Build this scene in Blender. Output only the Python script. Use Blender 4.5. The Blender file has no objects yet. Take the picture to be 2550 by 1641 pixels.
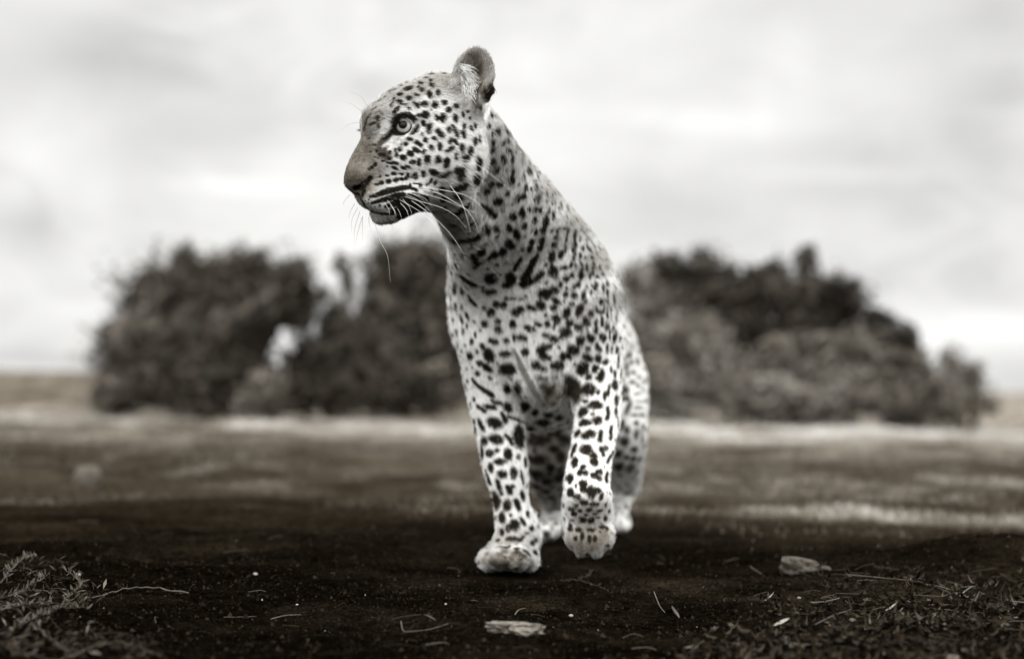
import bpy, bmesh, math, random
import numpy as np
from mathutils import Vector, Matrix
from mathutils.bvhtree import BVHTree

# ------------------------------------------------------------------ camera
SC = bpy.context.scene
FPX = 4250.0                       # 60 mm lens on a 36 mm sensor, for a frame 2550 wide
CAM = np.array([0.0, 0.0, 0.333])
PITCH, ROLL = math.radians(1.975), math.radians(1.0)
Fw = np.array([0.0, math.cos(PITCH), math.sin(PITCH)])
R0 = np.array([1.0, 0.0, 0.0]); U0 = np.cross(R0, Fw)
Rt = R0*math.cos(ROLL) + U0*math.sin(ROLL)
Up = np.cross(Rt, Fw)
cam_d = bpy.data.cameras.new('camera'); cam = bpy.data.objects.new('camera', cam_d)
SC.collection.objects.link(cam)
cam.matrix_world = Matrix(((Rt[0], Up[0], -Fw[0], CAM[0]), (Rt[1], Up[1], -Fw[1], CAM[1]),
                           (Rt[2], Up[2], -Fw[2], CAM[2]), (0, 0, 0, 1)))
cam_d.lens = 60; cam_d.sensor_width = 36; cam_d.clip_start = 0.05; cam_d.clip_end = 3000
cam_d.dof.use_dof = True; cam_d.dof.focus_distance = 2.65; cam_d.dof.aperture_fstop = 2.2
SC.camera = cam

# ------------------------------------------------------------------ world and sun
SUN_EL, SUN_AZ = math.radians(48), math.radians(-172)     # azimuth measured from +Y towards +X
SC.view_settings.view_transform = 'Standard'; SC.view_settings.look = 'None'
SC.view_settings.gamma = 1; SC.view_settings.use_curve_mapping = False
SC.view_settings.exposure = 0.95
W = bpy.data.worlds.new('World'); SC.world = W; W.use_nodes = True
def sky_nodes():
    nt = W.node_tree; N = nt.nodes; L = nt.links; N.clear()
    out = N.new('ShaderNodeOutputWorld'); bg = N.new('ShaderNodeBackground'); bg.inputs[1].default_value = 0.1
    sky = N.new('ShaderNodeTexSky'); sky.sky_type = 'NISHITA'; sky.sun_disc = False
    sky.sun_elevation = SUN_EL; sky.sun_rotation = SUN_AZ
    bw = N.new('ShaderNodeRGBToBW'); L.new(sky.outputs[0], bw.inputs[0])
    tc = N.new('ShaderNodeTexCoord'); sep = N.new('ShaderNodeSeparateXYZ'); L.new(tc.outputs['Generated'], sep.inputs[0])
    def M(op, a, b=None, c=None):
        m = N.new('ShaderNodeMath'); m.operation = op
        for i, x in enumerate((a, b, c)):
            if x is None: continue
            if isinstance(x, (int, float)): m.inputs[i].default_value = x
            else: L.new(x, m.inputs[i])
        return m.outputs[0]
    # cloud deck: direction projected on a high plane, flattened near the horizon
    zz = M('ADD', M('ABSOLUTE', sep.outputs[2]), 0.48)
    px = M('DIVIDE', sep.outputs[0], zz); py = M('DIVIDE', sep.outputs[1], zz)
    cmb = N.new('ShaderNodeCombineXYZ'); L.new(px, cmb.inputs[0]); L.new(py, cmb.inputs[1]); L.new(M('MULTIPLY', sep.outputs[2], 1.6), cmb.inputs[2])
    def noise(scale, detail, rough, dist, w):
        n = N.new('ShaderNodeTexNoise'); n.noise_dimensions = '4D'; n.inputs['Scale'].default_value = scale
        n.inputs['Detail'].default_value = detail; n.inputs['Roughness'].default_value = rough
        n.inputs['Distortion'].default_value = dist; n.inputs['W'].default_value = w
        L.new(cmb.outputs[0], n.inputs['Vector']); return n.outputs[0]
    n1 = noise(2.6, 5, 0.5, 0.5, 3.7); n2 = noise(6.0, 7, 0.58, 1.2, 1.3)
    def blob(dx, dz, rx, rz, amp):
        """a cloud mass: bearing dx and height dz as direction slopes x/y and z/y, width and height, brightness change"""
        ysafe = M('MAXIMUM', sep.outputs[1], 0.05)
        a = M('DIVIDE', M('SUBTRACT', M('DIVIDE', sep.outputs[0], ysafe), dx), rx)
        b = M('DIVIDE', M('SUBTRACT', M('DIVIDE', sep.outputs[2], ysafe), dz), rz)
        a = M('ADD', a, M('MULTIPLY', M('SUBTRACT', n2, 0.5), 2.4)); b = M('ADD', b, M('MULTIPLY', M('SUBTRACT', n1, 0.5), 2.4))
        r = M('ADD', M('MULTIPLY', a, a), M('MULTIPLY', b, b))
        return M('MULTIPLY', M('EXPONENT', M('MULTIPLY', r, -1.0)), amp)
    def px_dir(u, v):
        d = Fw + Rt*(u-1275)/FPX + Up*(820.5-v)/FPX
        return d[0]/d[1], d[2]/d[1]
    tot = M('ADD', M('MULTIPLY', M('SUBTRACT', n1, 0.5), 4.2), M('MULTIPLY', M('SUBTRACT', n2, 0.5), 4.4))
    tot = M('ADD', tot, 7.9)
    for (u, v, ru, rv, amp) in [(250, 150, 300, 110, -1.7), (640, 462, 170, 24, 1.8), (60, 560, 150, 60, -1.6), (330, 60, 160, 50, -.9), (420, 400, 200, 90, -.7), (1720, 300, 200, 30, 1.4), (1900, 250, 40, 90, .7), (2100, 430, 220, 26, 1.3), (150, 900, 260, 35, -2.2),
                                (100, 925, 260, 20, 2.4), (1980, 180, 60, 110, .8), (2200, 420, 300, 120, -1.9), (2480, 160, 200, 200, -1.8),
                                (2420, 830, 230, 60, 3.0), (2300, 700, 300, 70, -1.2), (1250, 220, 500, 180, 1.0), (120, 420, 240, 160, .9),
                                (900, 640, 120, 90, 1.2), (1700, 560, 200, 90, -.6), (1500, 90, 260, 120, .8), (760, 250, 260, 140, -.5)]:
        dx, dz = px_dir(u, v); tot = M('ADD', tot, blob(dx, dz, ru/FPX, rv/FPX, amp))
    cloud = M('MINIMUM', M('MAXIMUM', tot, 3.0), 9.6)
    # an overcast sky is brighter overhead than at the horizon
    cloud = M('MULTIPLY', cloud, M('ADD', 0.56, M('MULTIPLY', M('MAXIMUM', M('SUBTRACT', sep.outputs[2], 0.22), 0), 2.3)))
    mix = M('ADD', M('MULTIPLY', cloud, 0.95), M('MULTIPLY', M('MINIMUM', bw.outputs[0], 12.0), 0.05))
    col = N.new('ShaderNodeCombineColor'); 
    L.new(mix, col.inputs[0]); L.new(M('MULTIPLY', mix, 0.994), col.inputs[1]); L.new(M('MULTIPLY', mix, 0.975), col.inputs[2])
    L.new(col.outputs[0], bg.inputs[0]); L.new(bg.outputs[0], out.inputs[0])
sky_nodes()
sun_d = bpy.data.lights.new('sun', 'SUN'); sun = bpy.data.objects.new('sun', sun_d); SC.collection.objects.link(sun)
sun_d.energy = 1.35; sun_d.angle = math.radians(60); sun_d.color = (1.0, 0.985, 0.96)
sdir = Vector((math.sin(SUN_AZ)*math.cos(SUN_EL), math.cos(SUN_AZ)*math.cos(SUN_EL), math.sin(SUN_EL)))
sun.rotation_euler = sdir.to_track_quat('Z', 'Y').to_euler()
SC.cycles.max_bounces = 12; SC.cycles.diffuse_bounces = 8; SC.cycles.transparent_max_bounces = 8
SC.cycles_curves.shape = 'RIBBONS'

# ------------------------------------------------------------------ helpers
RNG = np.random.default_rng(7)
def P(u, v, Y):
    """the world point on the sight line of picture point (u, v) at distance Y"""
    d = Fw + Rt*((u-1275)/FPX) + Up*((820.5-v)/FPX)
    return CAM + d*(Y/d[1])
def G(u, v, z=0.0):
    d = Fw + Rt*((u-1275)/FPX) + Up*((820.5-v)/FPX)
    return CAM + d*((z-CAM[2])/d[2])
def nrm(v): v = np.asarray(v, float); return v/np.maximum(np.linalg.norm(v, axis=-1, keepdims=True), 1e-12)
def tag(o, label=None, cat=None, group=None, kind=None):
    for k, x in (('label', label), ('category', cat), ('group', group), ('kind', kind)):
        if x: o[k] = x
    return o
def link(name, data, parent=None, loc=None):
    o = bpy.data.objects.new(name, data); SC.collection.objects.link(o)
    if loc is not None: o.location = loc
    if parent is not None: o.parent = parent
    return o
def empty(name, loc):
    o = bpy.data.objects.new(name, None); SC.collection.objects.link(o); o.location = loc; o.empty_display_size = .1
    return o
def mesh_np(name, verts, faces, mat=None, smooth=True, cols=None):
    """verts (n,3), faces (m,3|4) arrays -> mesh datablock"""
    me = bpy.data.meshes.new(name)
    verts = np.asarray(verts, np.float32); faces = np.asarray(faces, np.int32)
    n, k = faces.shape
    me.vertices.add(len(verts)); me.vertices.foreach_set('co', verts.ravel())
    me.loops.add(n*k); me.loops.foreach_set('vertex_index', faces.ravel())
    me.polygons.add(n); me.polygons.foreach_set('loop_start', np.arange(0, n*k, k, dtype=np.int32))
    me.polygons.foreach_set('use_smooth', np.full(n, smooth, dtype=bool))
    me.update(calc_edges=True)
    if cols is not None:
        a = me.color_attributes.new('col', 'FLOAT_COLOR', 'POINT')
        c = np.ones((len(verts), 4), np.float32); c[:, :3] = cols; a.data.foreach_set('color', c.ravel())
    if mat: me.materials.append(mat)
    return me
def warm(g):
    """the warm grey of the toned print: g is the linear grey, darker tones browner"""
    g = np.asarray(g, float); t = np.clip(1-g/0.6, 0, 1)**1.5
    t2 = np.clip(1-g/.06, 0, 1)
    return np.stack([g*(1+.19*t+.14*t2), g, g*(1-.23*t-.14*t2-.015)], -1)
def mat_basic(name, g, rough=.8, attr=None, noise=None, bump=None, spec=.3, fine=None):
    m = bpy.data.materials.new(name); m.use_nodes = True; nt = m.node_tree; N = nt.nodes; L = nt.links
    b = N['Principled BSDF']; b.inputs['Roughness'].default_value = rough; b.inputs['Specular IOR Level'].default_value = spec
    c = warm(g); b.inputs['Base Color'].default_value = (*c, 1)
    if attr:
        a = N.new('ShaderNodeAttribute'); a.attribute_name = attr; src = a.outputs['Color']
    else:
        r = N.new('ShaderNodeRGB'); r.outputs[0].default_value = (*c, 1); src = r.outputs[0]
    if noise:
        sc, lo, hi = noise
        tc = N.new('ShaderNodeTexCoord'); n = N.new('ShaderNodeTexNoise'); n.inputs['Scale'].default_value = sc; n.inputs['Detail'].default_value = 6
        n.inputs['Roughness'].default_value = .65; L.new(tc.outputs['Object'], n.inputs['Vector'])
        mr = N.new('ShaderNodeMapRange'); mr.inputs[1].default_value = .3; mr.inputs[2].default_value = .7; mr.inputs[3].default_value = lo; mr.inputs[4].default_value = hi
        L.new(n.outputs[0], mr.inputs[0])
        vm = N.new('ShaderNodeVectorMath'); vm.operation = 'SCALE'; L.new(src, vm.inputs[0]); L.new(mr.outputs[0], vm.inputs['Scale']); src = vm.outputs[0]
    if fine:
        for sc, lo, hi in fine:
            tc = N.new('ShaderNodeTexCoord'); n = N.new('ShaderNodeTexNoise'); n.inputs['Scale'].default_value = sc; n.inputs['Detail'].default_value = 4
            n.inputs['Roughness'].default_value = .7; L.new(tc.outputs['Object'], n.inputs['Vector'])
            mr = N.new('ShaderNodeMapRange'); mr.inputs[1].default_value = .36; mr.inputs[2].default_value = .66; mr.inputs[3].default_value = lo; mr.inputs[4].default_value = hi
            L.new(n.outputs[0], mr.inputs[0])
            vm = N.new('ShaderNodeVectorMath'); vm.operation = 'SCALE'; L.new(src, vm.inputs[0]); L.new(mr.outputs[0], vm.inputs['Scale']); src = vm.outputs[0]
    L.new(src, b.inputs['Base Color'])
    if bump:
        sc, st, dist = bump
        tc = N.new('ShaderNodeTexCoord'); n = N.new('ShaderNodeTexNoise'); n.inputs['Scale'].default_value = sc; n.inputs['Detail'].default_value = 8
        n.inputs['Roughness'].default_value = .7; L.new(tc.outputs['Object'], n.inputs['Vector'])
        bp = N.new('ShaderNodeBump'); bp.inputs['Strength'].default_value = st; bp.inputs['Distance'].default_value = dist
        L.new(n.outputs[0], bp.inputs['Height']); L.new(bp.outputs[0], b.inputs['Normal'])
    return m
def tube(pts, radii, seg=6):
    """a tube along pts (n,3); returns verts, quad faces"""
    pts = np.asarray(pts, float); radii = np.broadcast_to(np.asarray(radii, float), (len(pts),))
    t = nrm(np.gradient(pts, axis=0)); ref = np.array([0.3, 0.9, 0.31]); 
    a = nrm(np.cross(t, ref)); b = np.cross(t, a)
    ang = np.arange(seg)*2*math.pi/seg
    v = pts[:, None] + radii[:, None, None]*(a[:, None]*np.cos(ang)[None, :, None] + b[:, None]*np.sin(ang)[None, :, None])
    i = np.arange(len(pts)-1)[:, None]*seg; j = np.arange(seg)[None]
    f = np.stack([i+j, i+(j+1) % seg, i+seg+(j+1) % seg, i+seg+j], -1).reshape(-1, 4)
    return v.reshape(-1, 3), f
class Bag:
    def __init__(s): s.v = []; s.f = []; s.n = 0
    def add(s, v, f): s.v.append(np.asarray(v, float)); s.f.append(np.asarray(f)+s.n); s.n += len(v); return s
    def tube(s, pts, r, seg=6): return s.add(*tube(pts, r, seg))
    def mesh(s, name, mat, smooth=True): return mesh_np(name, np.concatenate(s.v), np.concatenate(s.f), mat, smooth)
def spline(pts, n):
    """Catmull-Rom through pts"""
    p = np.asarray(pts, float); p = np.vstack([2*p[0]-p[1], p, 2*p[-1]-p[-2]])
    k = len(p)-3; out = []
    for x in np.linspace(0, k, n):
        i = min(int(x), k-1); t = x-i; a, b, c, d = p[i:i+4]
        out.append(.5*((2*b)+(-a+c)*t+(2*a-5*b+4*c-d)*t*t+(-a+3*b-3*c+d)*t**3))
    return np.array(out)
_perm = RNG.permutation(256)
def vnoise(p):
    """smooth value noise, p (n,3) -> (n,) in -1..1"""
    p = np.asarray(p, float); i = np.floor(p).astype(int); f = p-i; f = f*f*(3-2*f); r = 0
    for dx in (0, 1):
        for dy in (0, 1):
            for dz in (0, 1):
                h = _perm[(_perm[(_perm[(i[:, 0]+dx) & 255]+i[:, 1]+dy) & 255]+i[:, 2]+dz) & 255]/127.5-1
                r = r+h*np.where(dx, f[:, 0], 1-f[:, 0])*np.where(dy, f[:, 1], 1-f[:, 1])*np.where(dz, f[:, 2], 1-f[:, 2])
    return r
def fbm(p, o=4):
    r = 0; a = 1; s = 0
    for k in range(o): r = r+a*vnoise(p*2**k+k*17.3); s += a; a *= .5
    return r/s
# ------------------------------------------------------------------ the leopard's body: one continuous surface grown from muscles
PR = []     # each: dict(kind, params, k, op, flow, hl, reg)
def _add(**d): PR.append(d)
LEN = {'head': .007, 'muzzle': .0045, 'cheek': .010, 'ear': .006, 'neck': .010, 'chest': .012, 'leg': .007, 'paw': .006, 'torso': .010, 'hind': .009}
def cone(p1, r1, p2, r2, reg='torso', k=.03, flow=None, op='+'):
    p1 = np.asarray(p1, float); p2 = np.asarray(p2, float)
    _add(kind='cone', p1=p1, p2=p2, r1=r1, r2=r2, reg=reg, k=k, op=op, flow=nrm(p2-p1) if flow is None else nrm(flow))
def ell(c, r, R=None, reg='torso', k=.03, flow=(0, 0, -1), op='+'):
    R = np.eye(3) if R is None else np.asarray(R, float)      # rows are the axes
    _add(kind='ell', c=np.asarray(c, float), r=np.asarray(r, float), R=R, reg=reg, k=k, op=op, flow=nrm(flow))
def chain(pts, reg='torso', k=.03, flow=None, op='+', n=5):
    """a limb swept through pts: (u, v, Y, radius in picture units at that Y)"""
    w = spline([[*P(*a[:3]), a[3]*a[2]/FPX] for a in pts], n*(len(pts)-1)+1)
    _add(kind='chain', p=w[:, :3], r=w[:, 3], reg=reg, k=k, op=op, flow=nrm(w[-1, :3]-w[0, :3]) if flow is None else nrm(flow))
def sd(d, q):
    if d['kind'] == 'ell':
        l = (q-d['c'])@d['R'].T
        a = l/d['r']; k0 = np.sqrt((a*a).sum(-1)); b = a/d['r']; k1 = np.sqrt((b*b).sum(-1))
        return k0*(k0-1)/np.maximum(k1, 1e-9)
    if d['kind'] == 'chain':
        o = None
        for i in range(len(d['r'])-1):
            ba = d['p'][i+1]-d['p'][i]; pa = q-d['p'][i]; h = np.clip(pa@ba/(ba@ba), 0, 1); e = pa-h[..., None]*ba
            x = np.sqrt((e*e).sum(-1))-(d['r'][i]+(d['r'][i+1]-d['r'][i])*h)
            o = x if o is None else np.minimum(o, x)
        return o
    ba = d['p2']-d['p1']; L2 = ba@ba; pa = q-d['p1']; h = np.clip(pa@ba/L2, 0, 1)
    e = pa-h[..., None]*ba
    return np.sqrt((e*e).sum(-1))-(d['r1']+(d['r2']-d['r1'])*h)
def comb(f, s, d):
    k = d['k']
    if d['op'] == '+':
        h = np.maximum(k-np.abs(f-s), 0)/k; return np.minimum(f, s)-h*h*k*.25
    s = -s; h = np.maximum(k-np.abs(f-s), 0)/k; return np.maximum(f, s)+h*h*k*.25
def field(q):
    f = np.full(len(q), .2)
    for d in PR:
        lo, hi = bbox(d, .07); m = np.nonzero(((q > lo) & (q < hi)).all(1))[0]
        if len(m): f[m] = comb(f[m], sd(d, q[m]), d)
    return f
def bbox(d, e):
    if d['kind'] == 'ell':
        x = np.sqrt(((d['R']*d['r'][:, None])**2).sum(0)); return d['c']-x-e, d['c']+x+e
    if d['kind'] == 'chain': return d['p'].min(0)-d['r'].max()-e, d['p'].max(0)+d['r'].max()+e
    r = max(d['r1'], d['r2']); return np.minimum(d['p1'], d['p2'])-r-e, np.maximum(d['p1'], d['p2'])+r+e

# ---- torso, neck, chest
cone((.052, 3.36, .450), .130, (.140, 3.88, .420), .118, reg='torso', k=.05, flow=(.15, 1, -.35))
ell(P(1418, 700, 3.40), (.055, .13, .08), reg='torso', k=.06, flow=(.1, .8, -.6))           # withers, right shoulder blade
ell((.174, 3.92, .400), (.115, .16, .135), reg='hind', k=.05, flow=(.1, .6, -.8))
chain([(1165, 345, 2.82, 88), (1226, 462, 2.93, 106), (1284, 570, 3.06, 136), (1318, 680, 3.16, 174), (1334, 800, 3.24, 188)], reg='neck', k=.03, flow=(.25, .1, -1))
chain([(1326, 690, 3.22, 178), (1336, 800, 3.23, 188), (1345, 890, 3.25, 178)], reg='chest', k=.03, flow=(0, .05, -1))
ell(P(1236, 775, 3.17), (.066, .08, .11), reg='chest', k=.04, flow=(-.15, .1, -1))        # left shoulder point
ell(P(1450, 795, 3.17), (.074, .09, .12), reg='chest', k=.04, flow=(.15, .2, -1))
ell(P(1335, 830, 3.10), (.060, .05, .12), reg='chest', k=.05, flow=(.1, 0, -1))             # breast
ell(P(1368, 925, 3.115), (.035, .034, .060), reg='chest', k=.022, flow=(.1, 0, -1))            # keel between the legs
# ---- front left leg (viewer's left), on the ground
chain([(1222, 850, 3.15, 82), (1232, 960, 3.17, 72), (1247, 1085, 3.17, 59), (1262, 1180, 3.16, 52), (1272, 1240, 3.16, 43),
       (1279, 1295, 3.16, 45), (1287, 1345, 3.16, 49)], reg='leg', k=.018)
cone(P(1318, 1285, 3.17), .012, P(1330, 1335, 3.17), .014, reg='leg', k=.015)
def paw(cx, cy, Y, toes, main, reg='paw', k=.014):
    ell(P(cx, cy, Y), [m*Y/FPX for m in main], reg=reg, k=.02, flow=(0, -1, -.3))
    for (u, v, Yt, r) in toes:
        ell(P(u, v, Yt), (r*Yt/FPX*.92, r*Yt/FPX*1.35, r*Yt/FPX), reg=reg, k=.009, flow=(0, -1, -.4))
paw(1272, 1380, 3.15, [(1216, 1392, 3.085, 29), (1244, 1386, 3.06, 33), (1288, 1388, 3.055, 35), (1318, 1394, 3.085, 28)], (66, 72, 40), k=.016)
# ---- front right leg, paw lifted and hanging
chain([(1470, 850, 3.16, 84), (1480, 960, 3.14, 66), (1487, 1035, 3.11, 56), (1478, 1100, 3.07, 51), (1463, 1185, 3.02, 53), (1462, 1240, 2.99, 55)], reg='leg', k=.018)
ell(P(1465, 1295, 3.00), (.044, .032, .062), reg='paw', k=.02, flow=(0, 0, -1))
for (u, v, r) in [(1424, 1332, 22), (1449, 1348, 27), (1484, 1349, 28), (1510, 1334, 24)]:
    ell(P(u, v, 2.985), (r*3/FPX*.88, r*3/FPX*1.1, r*3/FPX*1.28), reg='paw', k=.008, flow=(0, -.2, -1))
# ---- hind right leg
chain([(1525, 960, 3.88, 88), (1545, 1060, 3.80, 66), (1552, 1140, 3.86, 50), (1560, 1205, 4.02, 32)], reg='hind', k=.03)
chain([(1560, 1205, 4.02, 26), (1545, 1265, 3.97, 20), (1543, 1298, 3.94, 21)], reg='hind', k=.015)
paw(1546, 1302, 3.92, [(1534, 1312, 3.87, 12), (1545, 1311, 3.85, 13), (1557, 1307, 3.85, 13)], (22, 40, 16))
# ---- hind left leg, seen between the front legs
chain([(1335, 985, 3.82, 85), (1362, 1110, 3.66, 66), (1376, 1200, 3.74, 52), (1388, 1248, 3.84, 34)], reg='hind', k=.03)
chain([(1390, 1248, 3.84, 30), (1378, 1290, 3.77, 27), (1364, 1316, 3.72, 26)], reg='hind', k=.015)
paw(1362, 1316, 3.70, [(1346, 1326, 3.63, 17), (1364, 1324, 3.61, 18), (1381, 1315, 3.63, 16)], (30, 46, 20))
# ---- tail hanging behind
tp = spline([(.19, 4.03, .47), (.20, 4.16, .40), (.19, 4.27, .24), (.18, 4.38, .13), (.16, 4.50, .12)], 10)
for i in range(9): cone(tp[i], .030-.0012*i, tp[i+1], .030-.0012*(i+1), reg='hind', k=.02)

# ---- head: turned to the viewer's left
TH = math.radians(20); Sn, Cs = math.sin(TH), math.cos(TH); YH = 2.70; HS = FPX/YH
HF = np.array([-Cs, -Sn, 0]); HN = np.array([Sn, -Cs, 0]); HU = np.array([0, 0, 1.0])
def hY(u, w): return YH-(1100-(u-w*Sn))/(HS*Cs)*Sn-w/HS*Cs
def H(u, v, w=0): return P(u, v, hY(u, w))
def HA(tilt=0):
    t = math.radians(tilt); f = HF*math.cos(t)+HU*math.sin(t); return np.array([f, np.cross(HN, f), HN])
def hell(u, v, w, r, tilt=0, both=False, **kw):
    kw.setdefault('reg', 'head'); kw.setdefault('k', .02); kw.setdefault('flow', -HF+HU*-.2)
    for s in ((1, -1) if both else (1,)):
        uu = u if s > 0 else u-2*w*Sn
        ell(H(uu, v, s*w), np.array(r)/HS, HA(tilt), **kw)
def hcone(a, b, both=False, **kw):
    kw.setdefault('reg', 'head'); kw.setdefault('k', .02); kw.setdefault('flow', -HF+HU*-.2)
    for s in ((1, -1) if both else (1,)):
        f = lambda t: H(t[0] if s > 0 else t[0]-2*t[2]*Sn, t[1], s*t[2])
        cone(f(a), a[3]/HS, f(b), b[3]/HS, **kw)
hell(1092, 298, 0, (112, 116, 88))
hell(1010, 300, 0, (86, 84, 62))
hell(1120, 395, 44, (92, 96, 52), both=True, reg='cheek', k=.03, flow=-HF+HU*-.5)
hell(950, 303, 22, (36, 33, 30), both=True, k=.02)
hcone((985, 286, 50, 18), (1052, 288, 62, 16), both=True, k=.014)                            # brow ridge
hcone((948, 352, 0, 44), (900, 432, 0, 32), k=.02, reg='muzzle', flow=-HF+HU*.9)              # bridge of the nose
hcone((900, 432, 0, 32), (886, 449, 0, 28), k=.01, reg='muzzle')
hell(893, 462, 0, (30, 20, 27), tilt=35, k=.008, reg='muzzle')
hcone((935, 425, 0, 46), (1050, 400, 0, 74), k=.03, reg='muzzle')
hcone((985, 395, 30, 30), (1070, 385, 56, 34), both=True, k=.03, reg='head')                  # cheek bone
hell(952, 488, 26, (52, 37, 31), tilt=8, both=True, k=.010, reg='muzzle', flow=-HF+HU*-.15)    # whisker pads
hell(985, 478, 34, (44, 38, 26), tilt=12, both=True, k=.02, reg='muzzle', flow=-HF+HU*-.2)
hcone((949, 533, 0, 26), (1062, 470, 0, 46), k=.012, reg='muzzle', flow=-HF+HU*-.5)           # chin and lower jaw
hcone((978, 527, 16, 20), (1060, 470, 40, 34), both=True, k=.015, reg='muzzle', flow=-HF+HU*-.4)
chain([(1112, 478, 2.72, 46), (1150, 540, 2.86, 52), (1188, 620, 3.02, 64), (1188, 700, 3.12, 62), (1192, 790, 3.16, 56)], k=.045, reg='neck', flow=(.5, 0, -1))
# ears
def ear(u, v, w, n, sc, tilt):
    c = H(u, v, w); n = nrm(n); t = math.radians(tilt); up = nrm(np.array([math.sin(t), 0, math.cos(t)])); up = nrm(up-n*(up@n)); rt = np.cross(up, n)
    R = np.array([rt, up, n]); m = sc/HS
    fl = up
    ell(c, (56*m, 78*m, 27*m), R, reg='ear', k=.012, flow=fl)
    return c, R, m
EC, ER, EM = ear(1177, 197, 70, (-.38, -.92, .06), .98, 8)
FC, FR, FM = ear(1172, 215, -72, (-.2, .9, .1), .85, 10)
cone(EC+ER[0]*50*EM-ER[1]*22*EM-ER[2]*6*EM, .0065, EC+ER[0]*42*EM-ER[1]*42*EM-ER[2]*6*EM, .006, k=.004, reg='ear', flow=-ER[1])
# carvings
ell(EC+ER[2]*22*EM+ER[1]*4*EM, (44*EM, 62*EM, 29*EM), ER, reg='ear', k=.008, op='-')
ell(FC+FR[2]*22*FM, (43*FM, 62*FM, 28*FM), FR, reg='ear', k=.008, op='-')
cone(EC-ER[1]*50*EM+ER[2]*20*EM+ER[0]*12*EM, .012, EC-ER[1]*84*EM+ER[2]*22*EM+ER[0]*12*EM, .005, k=.006, op='-', reg='ear')
EYE = H(1006, 316, 40); EYR = 25/HS
EG = nrm(HN*.88+HF*.42+HU*-.02)                                                              # where the eye looks
EX = nrm(np.cross(HU, EG)); 
_t = math.radians(-24)
eyeR = np.array([EX*math.cos(_t)+HU*math.sin(_t)*1, nrm(np.cross(EG, EX*math.cos(_t)+HU*math.sin(_t))), EG])
ell(EYE+EG*.014, (23/HS, 19/HS, 26/HS), eyeR, reg='head', k=.004, op='-')
EYE2 = H(1006-2*40*Sn, 316, -40); EG2 = nrm(-HN*.88+HF*.42)
ell(EYE2+EG2*.012, (22/HS, 17/HS, 26/HS), np.array([nrm(np.cross(HU, EG2)), HU, EG2]), reg='head', k=.004, op='-')
hcone((980, 306, 52, 7), (1004, 292.5, 60, 8), k=.004, flow=-HF)
hcone((1004, 292.5, 60, 8), (1036, 301, 62, 6.5), k=.004, flow=-HF)
def groove(pts, k=.003, reg='muzzle'):
    for a, b in zip(pts[:-1], pts[1:]): cone(H(*a[:3]), a[3]/HS, H(*b[:3]), b[3]/HS, reg=reg, k=k, op='-')
groove([(884, 469, 14, 6), (901, 461, 22, 8), (915, 449, 30, 6), (926, 438, 36, 4)])          # nostril
groove([(884-2*14*Sn, 469, -14, 6), (901-2*22*Sn, 461, -22, 8), (915-2*30*Sn, 449, -30, 5)])
groove([(897, 486, 8, 5), (900, 500, 8, 5), (904, 515, 10, 5), (918, 530, 24, 5), (945, 539, 36, 5), (975, 541, 44, 5), (1005, 533, 50, 5), (1040, 512, 58, 5), (1062, 494, 64, 4)], k=.004)
# ---- grid, surface nets, projection on the true surface
def build_surface(hs=.004):
    lo = np.array([-.36, 2.46, -.01]); hi = np.array([.40, 4.56, 1.00])
    n = np.ceil((hi-lo)/hs).astype(int)+1
    F = np.full(n, .06, np.float32)
    ax = [lo[i]+hs*np.arange(n[i]) for i in range(3)]
    for d in PR:
        a, b = bbox(d, .045); i0 = np.maximum(((a-lo)/hs).astype(int), 0); i1 = np.minimum(((b-lo)/hs).astype(int)+2, n)
        if (i1 <= i0).any(): continue
        sl = tuple(slice(i0[i], i1[i]) for i in range(3))
        q = np.stack(np.meshgrid(*[ax[i][sl[i]] for i in range(3)], indexing='ij'), -1)
        F[sl] = np.minimum(comb(F[sl], sd(d, q), d), .06)
    S = F < 0
    nc = np.zeros(n-1, np.int8)
    for c in range(8):
        o = ((c >> 0) & 1, (c >> 1) & 1, (c >> 2) & 1)
        nc += S[o[0]:n[0]-1+o[0], o[1]:n[1]-1+o[1], o[2]:n[2]-1+o[2]]
    act = (nc > 0) & (nc < 8); ci = np.argwhere(act); idx = np.full(act.shape, -1, np.int32); idx[act] = np.arange(len(ci))
    acc = np.zeros((len(ci), 3)); cnt = np.zeros(len(ci))
    cr = [((c >> 0) & 1, (c >> 1) & 1, (c >> 2) & 1) for c in range(8)]
    for i in range(8):
        for j in range(i+1, 8):
            if bin(i ^ j).count('1') != 1: continue
            a = np.array(cr[i]); b = np.array(cr[j])
            fa = F[tuple((ci+a).T)]; fb = F[tuple((ci+b).T)]
            m = (fa < 0) != (fb < 0); t = (fa/(fa-fb+1e-20))[:, None]
            acc += np.where(m[:, None], a+(b-a)*t, 0); cnt += m
    V = lo+hs*(ci+acc/cnt[:, None])
    Q = []
    for axn in range(3):
        o = [0, 0, 0]; o[axn] = 1
        A = S[:n[0]-o[0], :n[1]-o[1], :n[2]-o[2]]; B = S[o[0]:, o[1]:, o[2]:]
        e = np.argwhere(A != B); e = e[(e >= 1).all(1) & (e < n-1).all(1)]
        b, c = [(1, 2), (2, 0), (0, 1)][axn]
        eb = np.zeros(3, int); eb[b] = 1; ec = np.zeros(3, int); ec[c] = 1
        q = np.stack([idx[tuple((e-eb-ec).T)], idx[tuple((e-ec).T)], idx[tuple(e.T)], idx[tuple((e-eb).T)]], 1)
        fl = ~A[tuple(e.T)]; q[fl] = q[fl][:, ::-1]; Q.append(q)
    Q = np.concatenate(Q); Q = Q[(Q >= 0).all(1)]
    return V, Q
def grad(q, e=.0008):
    K = np.array([[1, -1, -1], [-1, -1, 1], [-1, 1, -1], [1, 1, 1]], float); g = 0
    for k in K: g = g+k*field(q+k*e)[:, None]
    return nrm(g)
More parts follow.
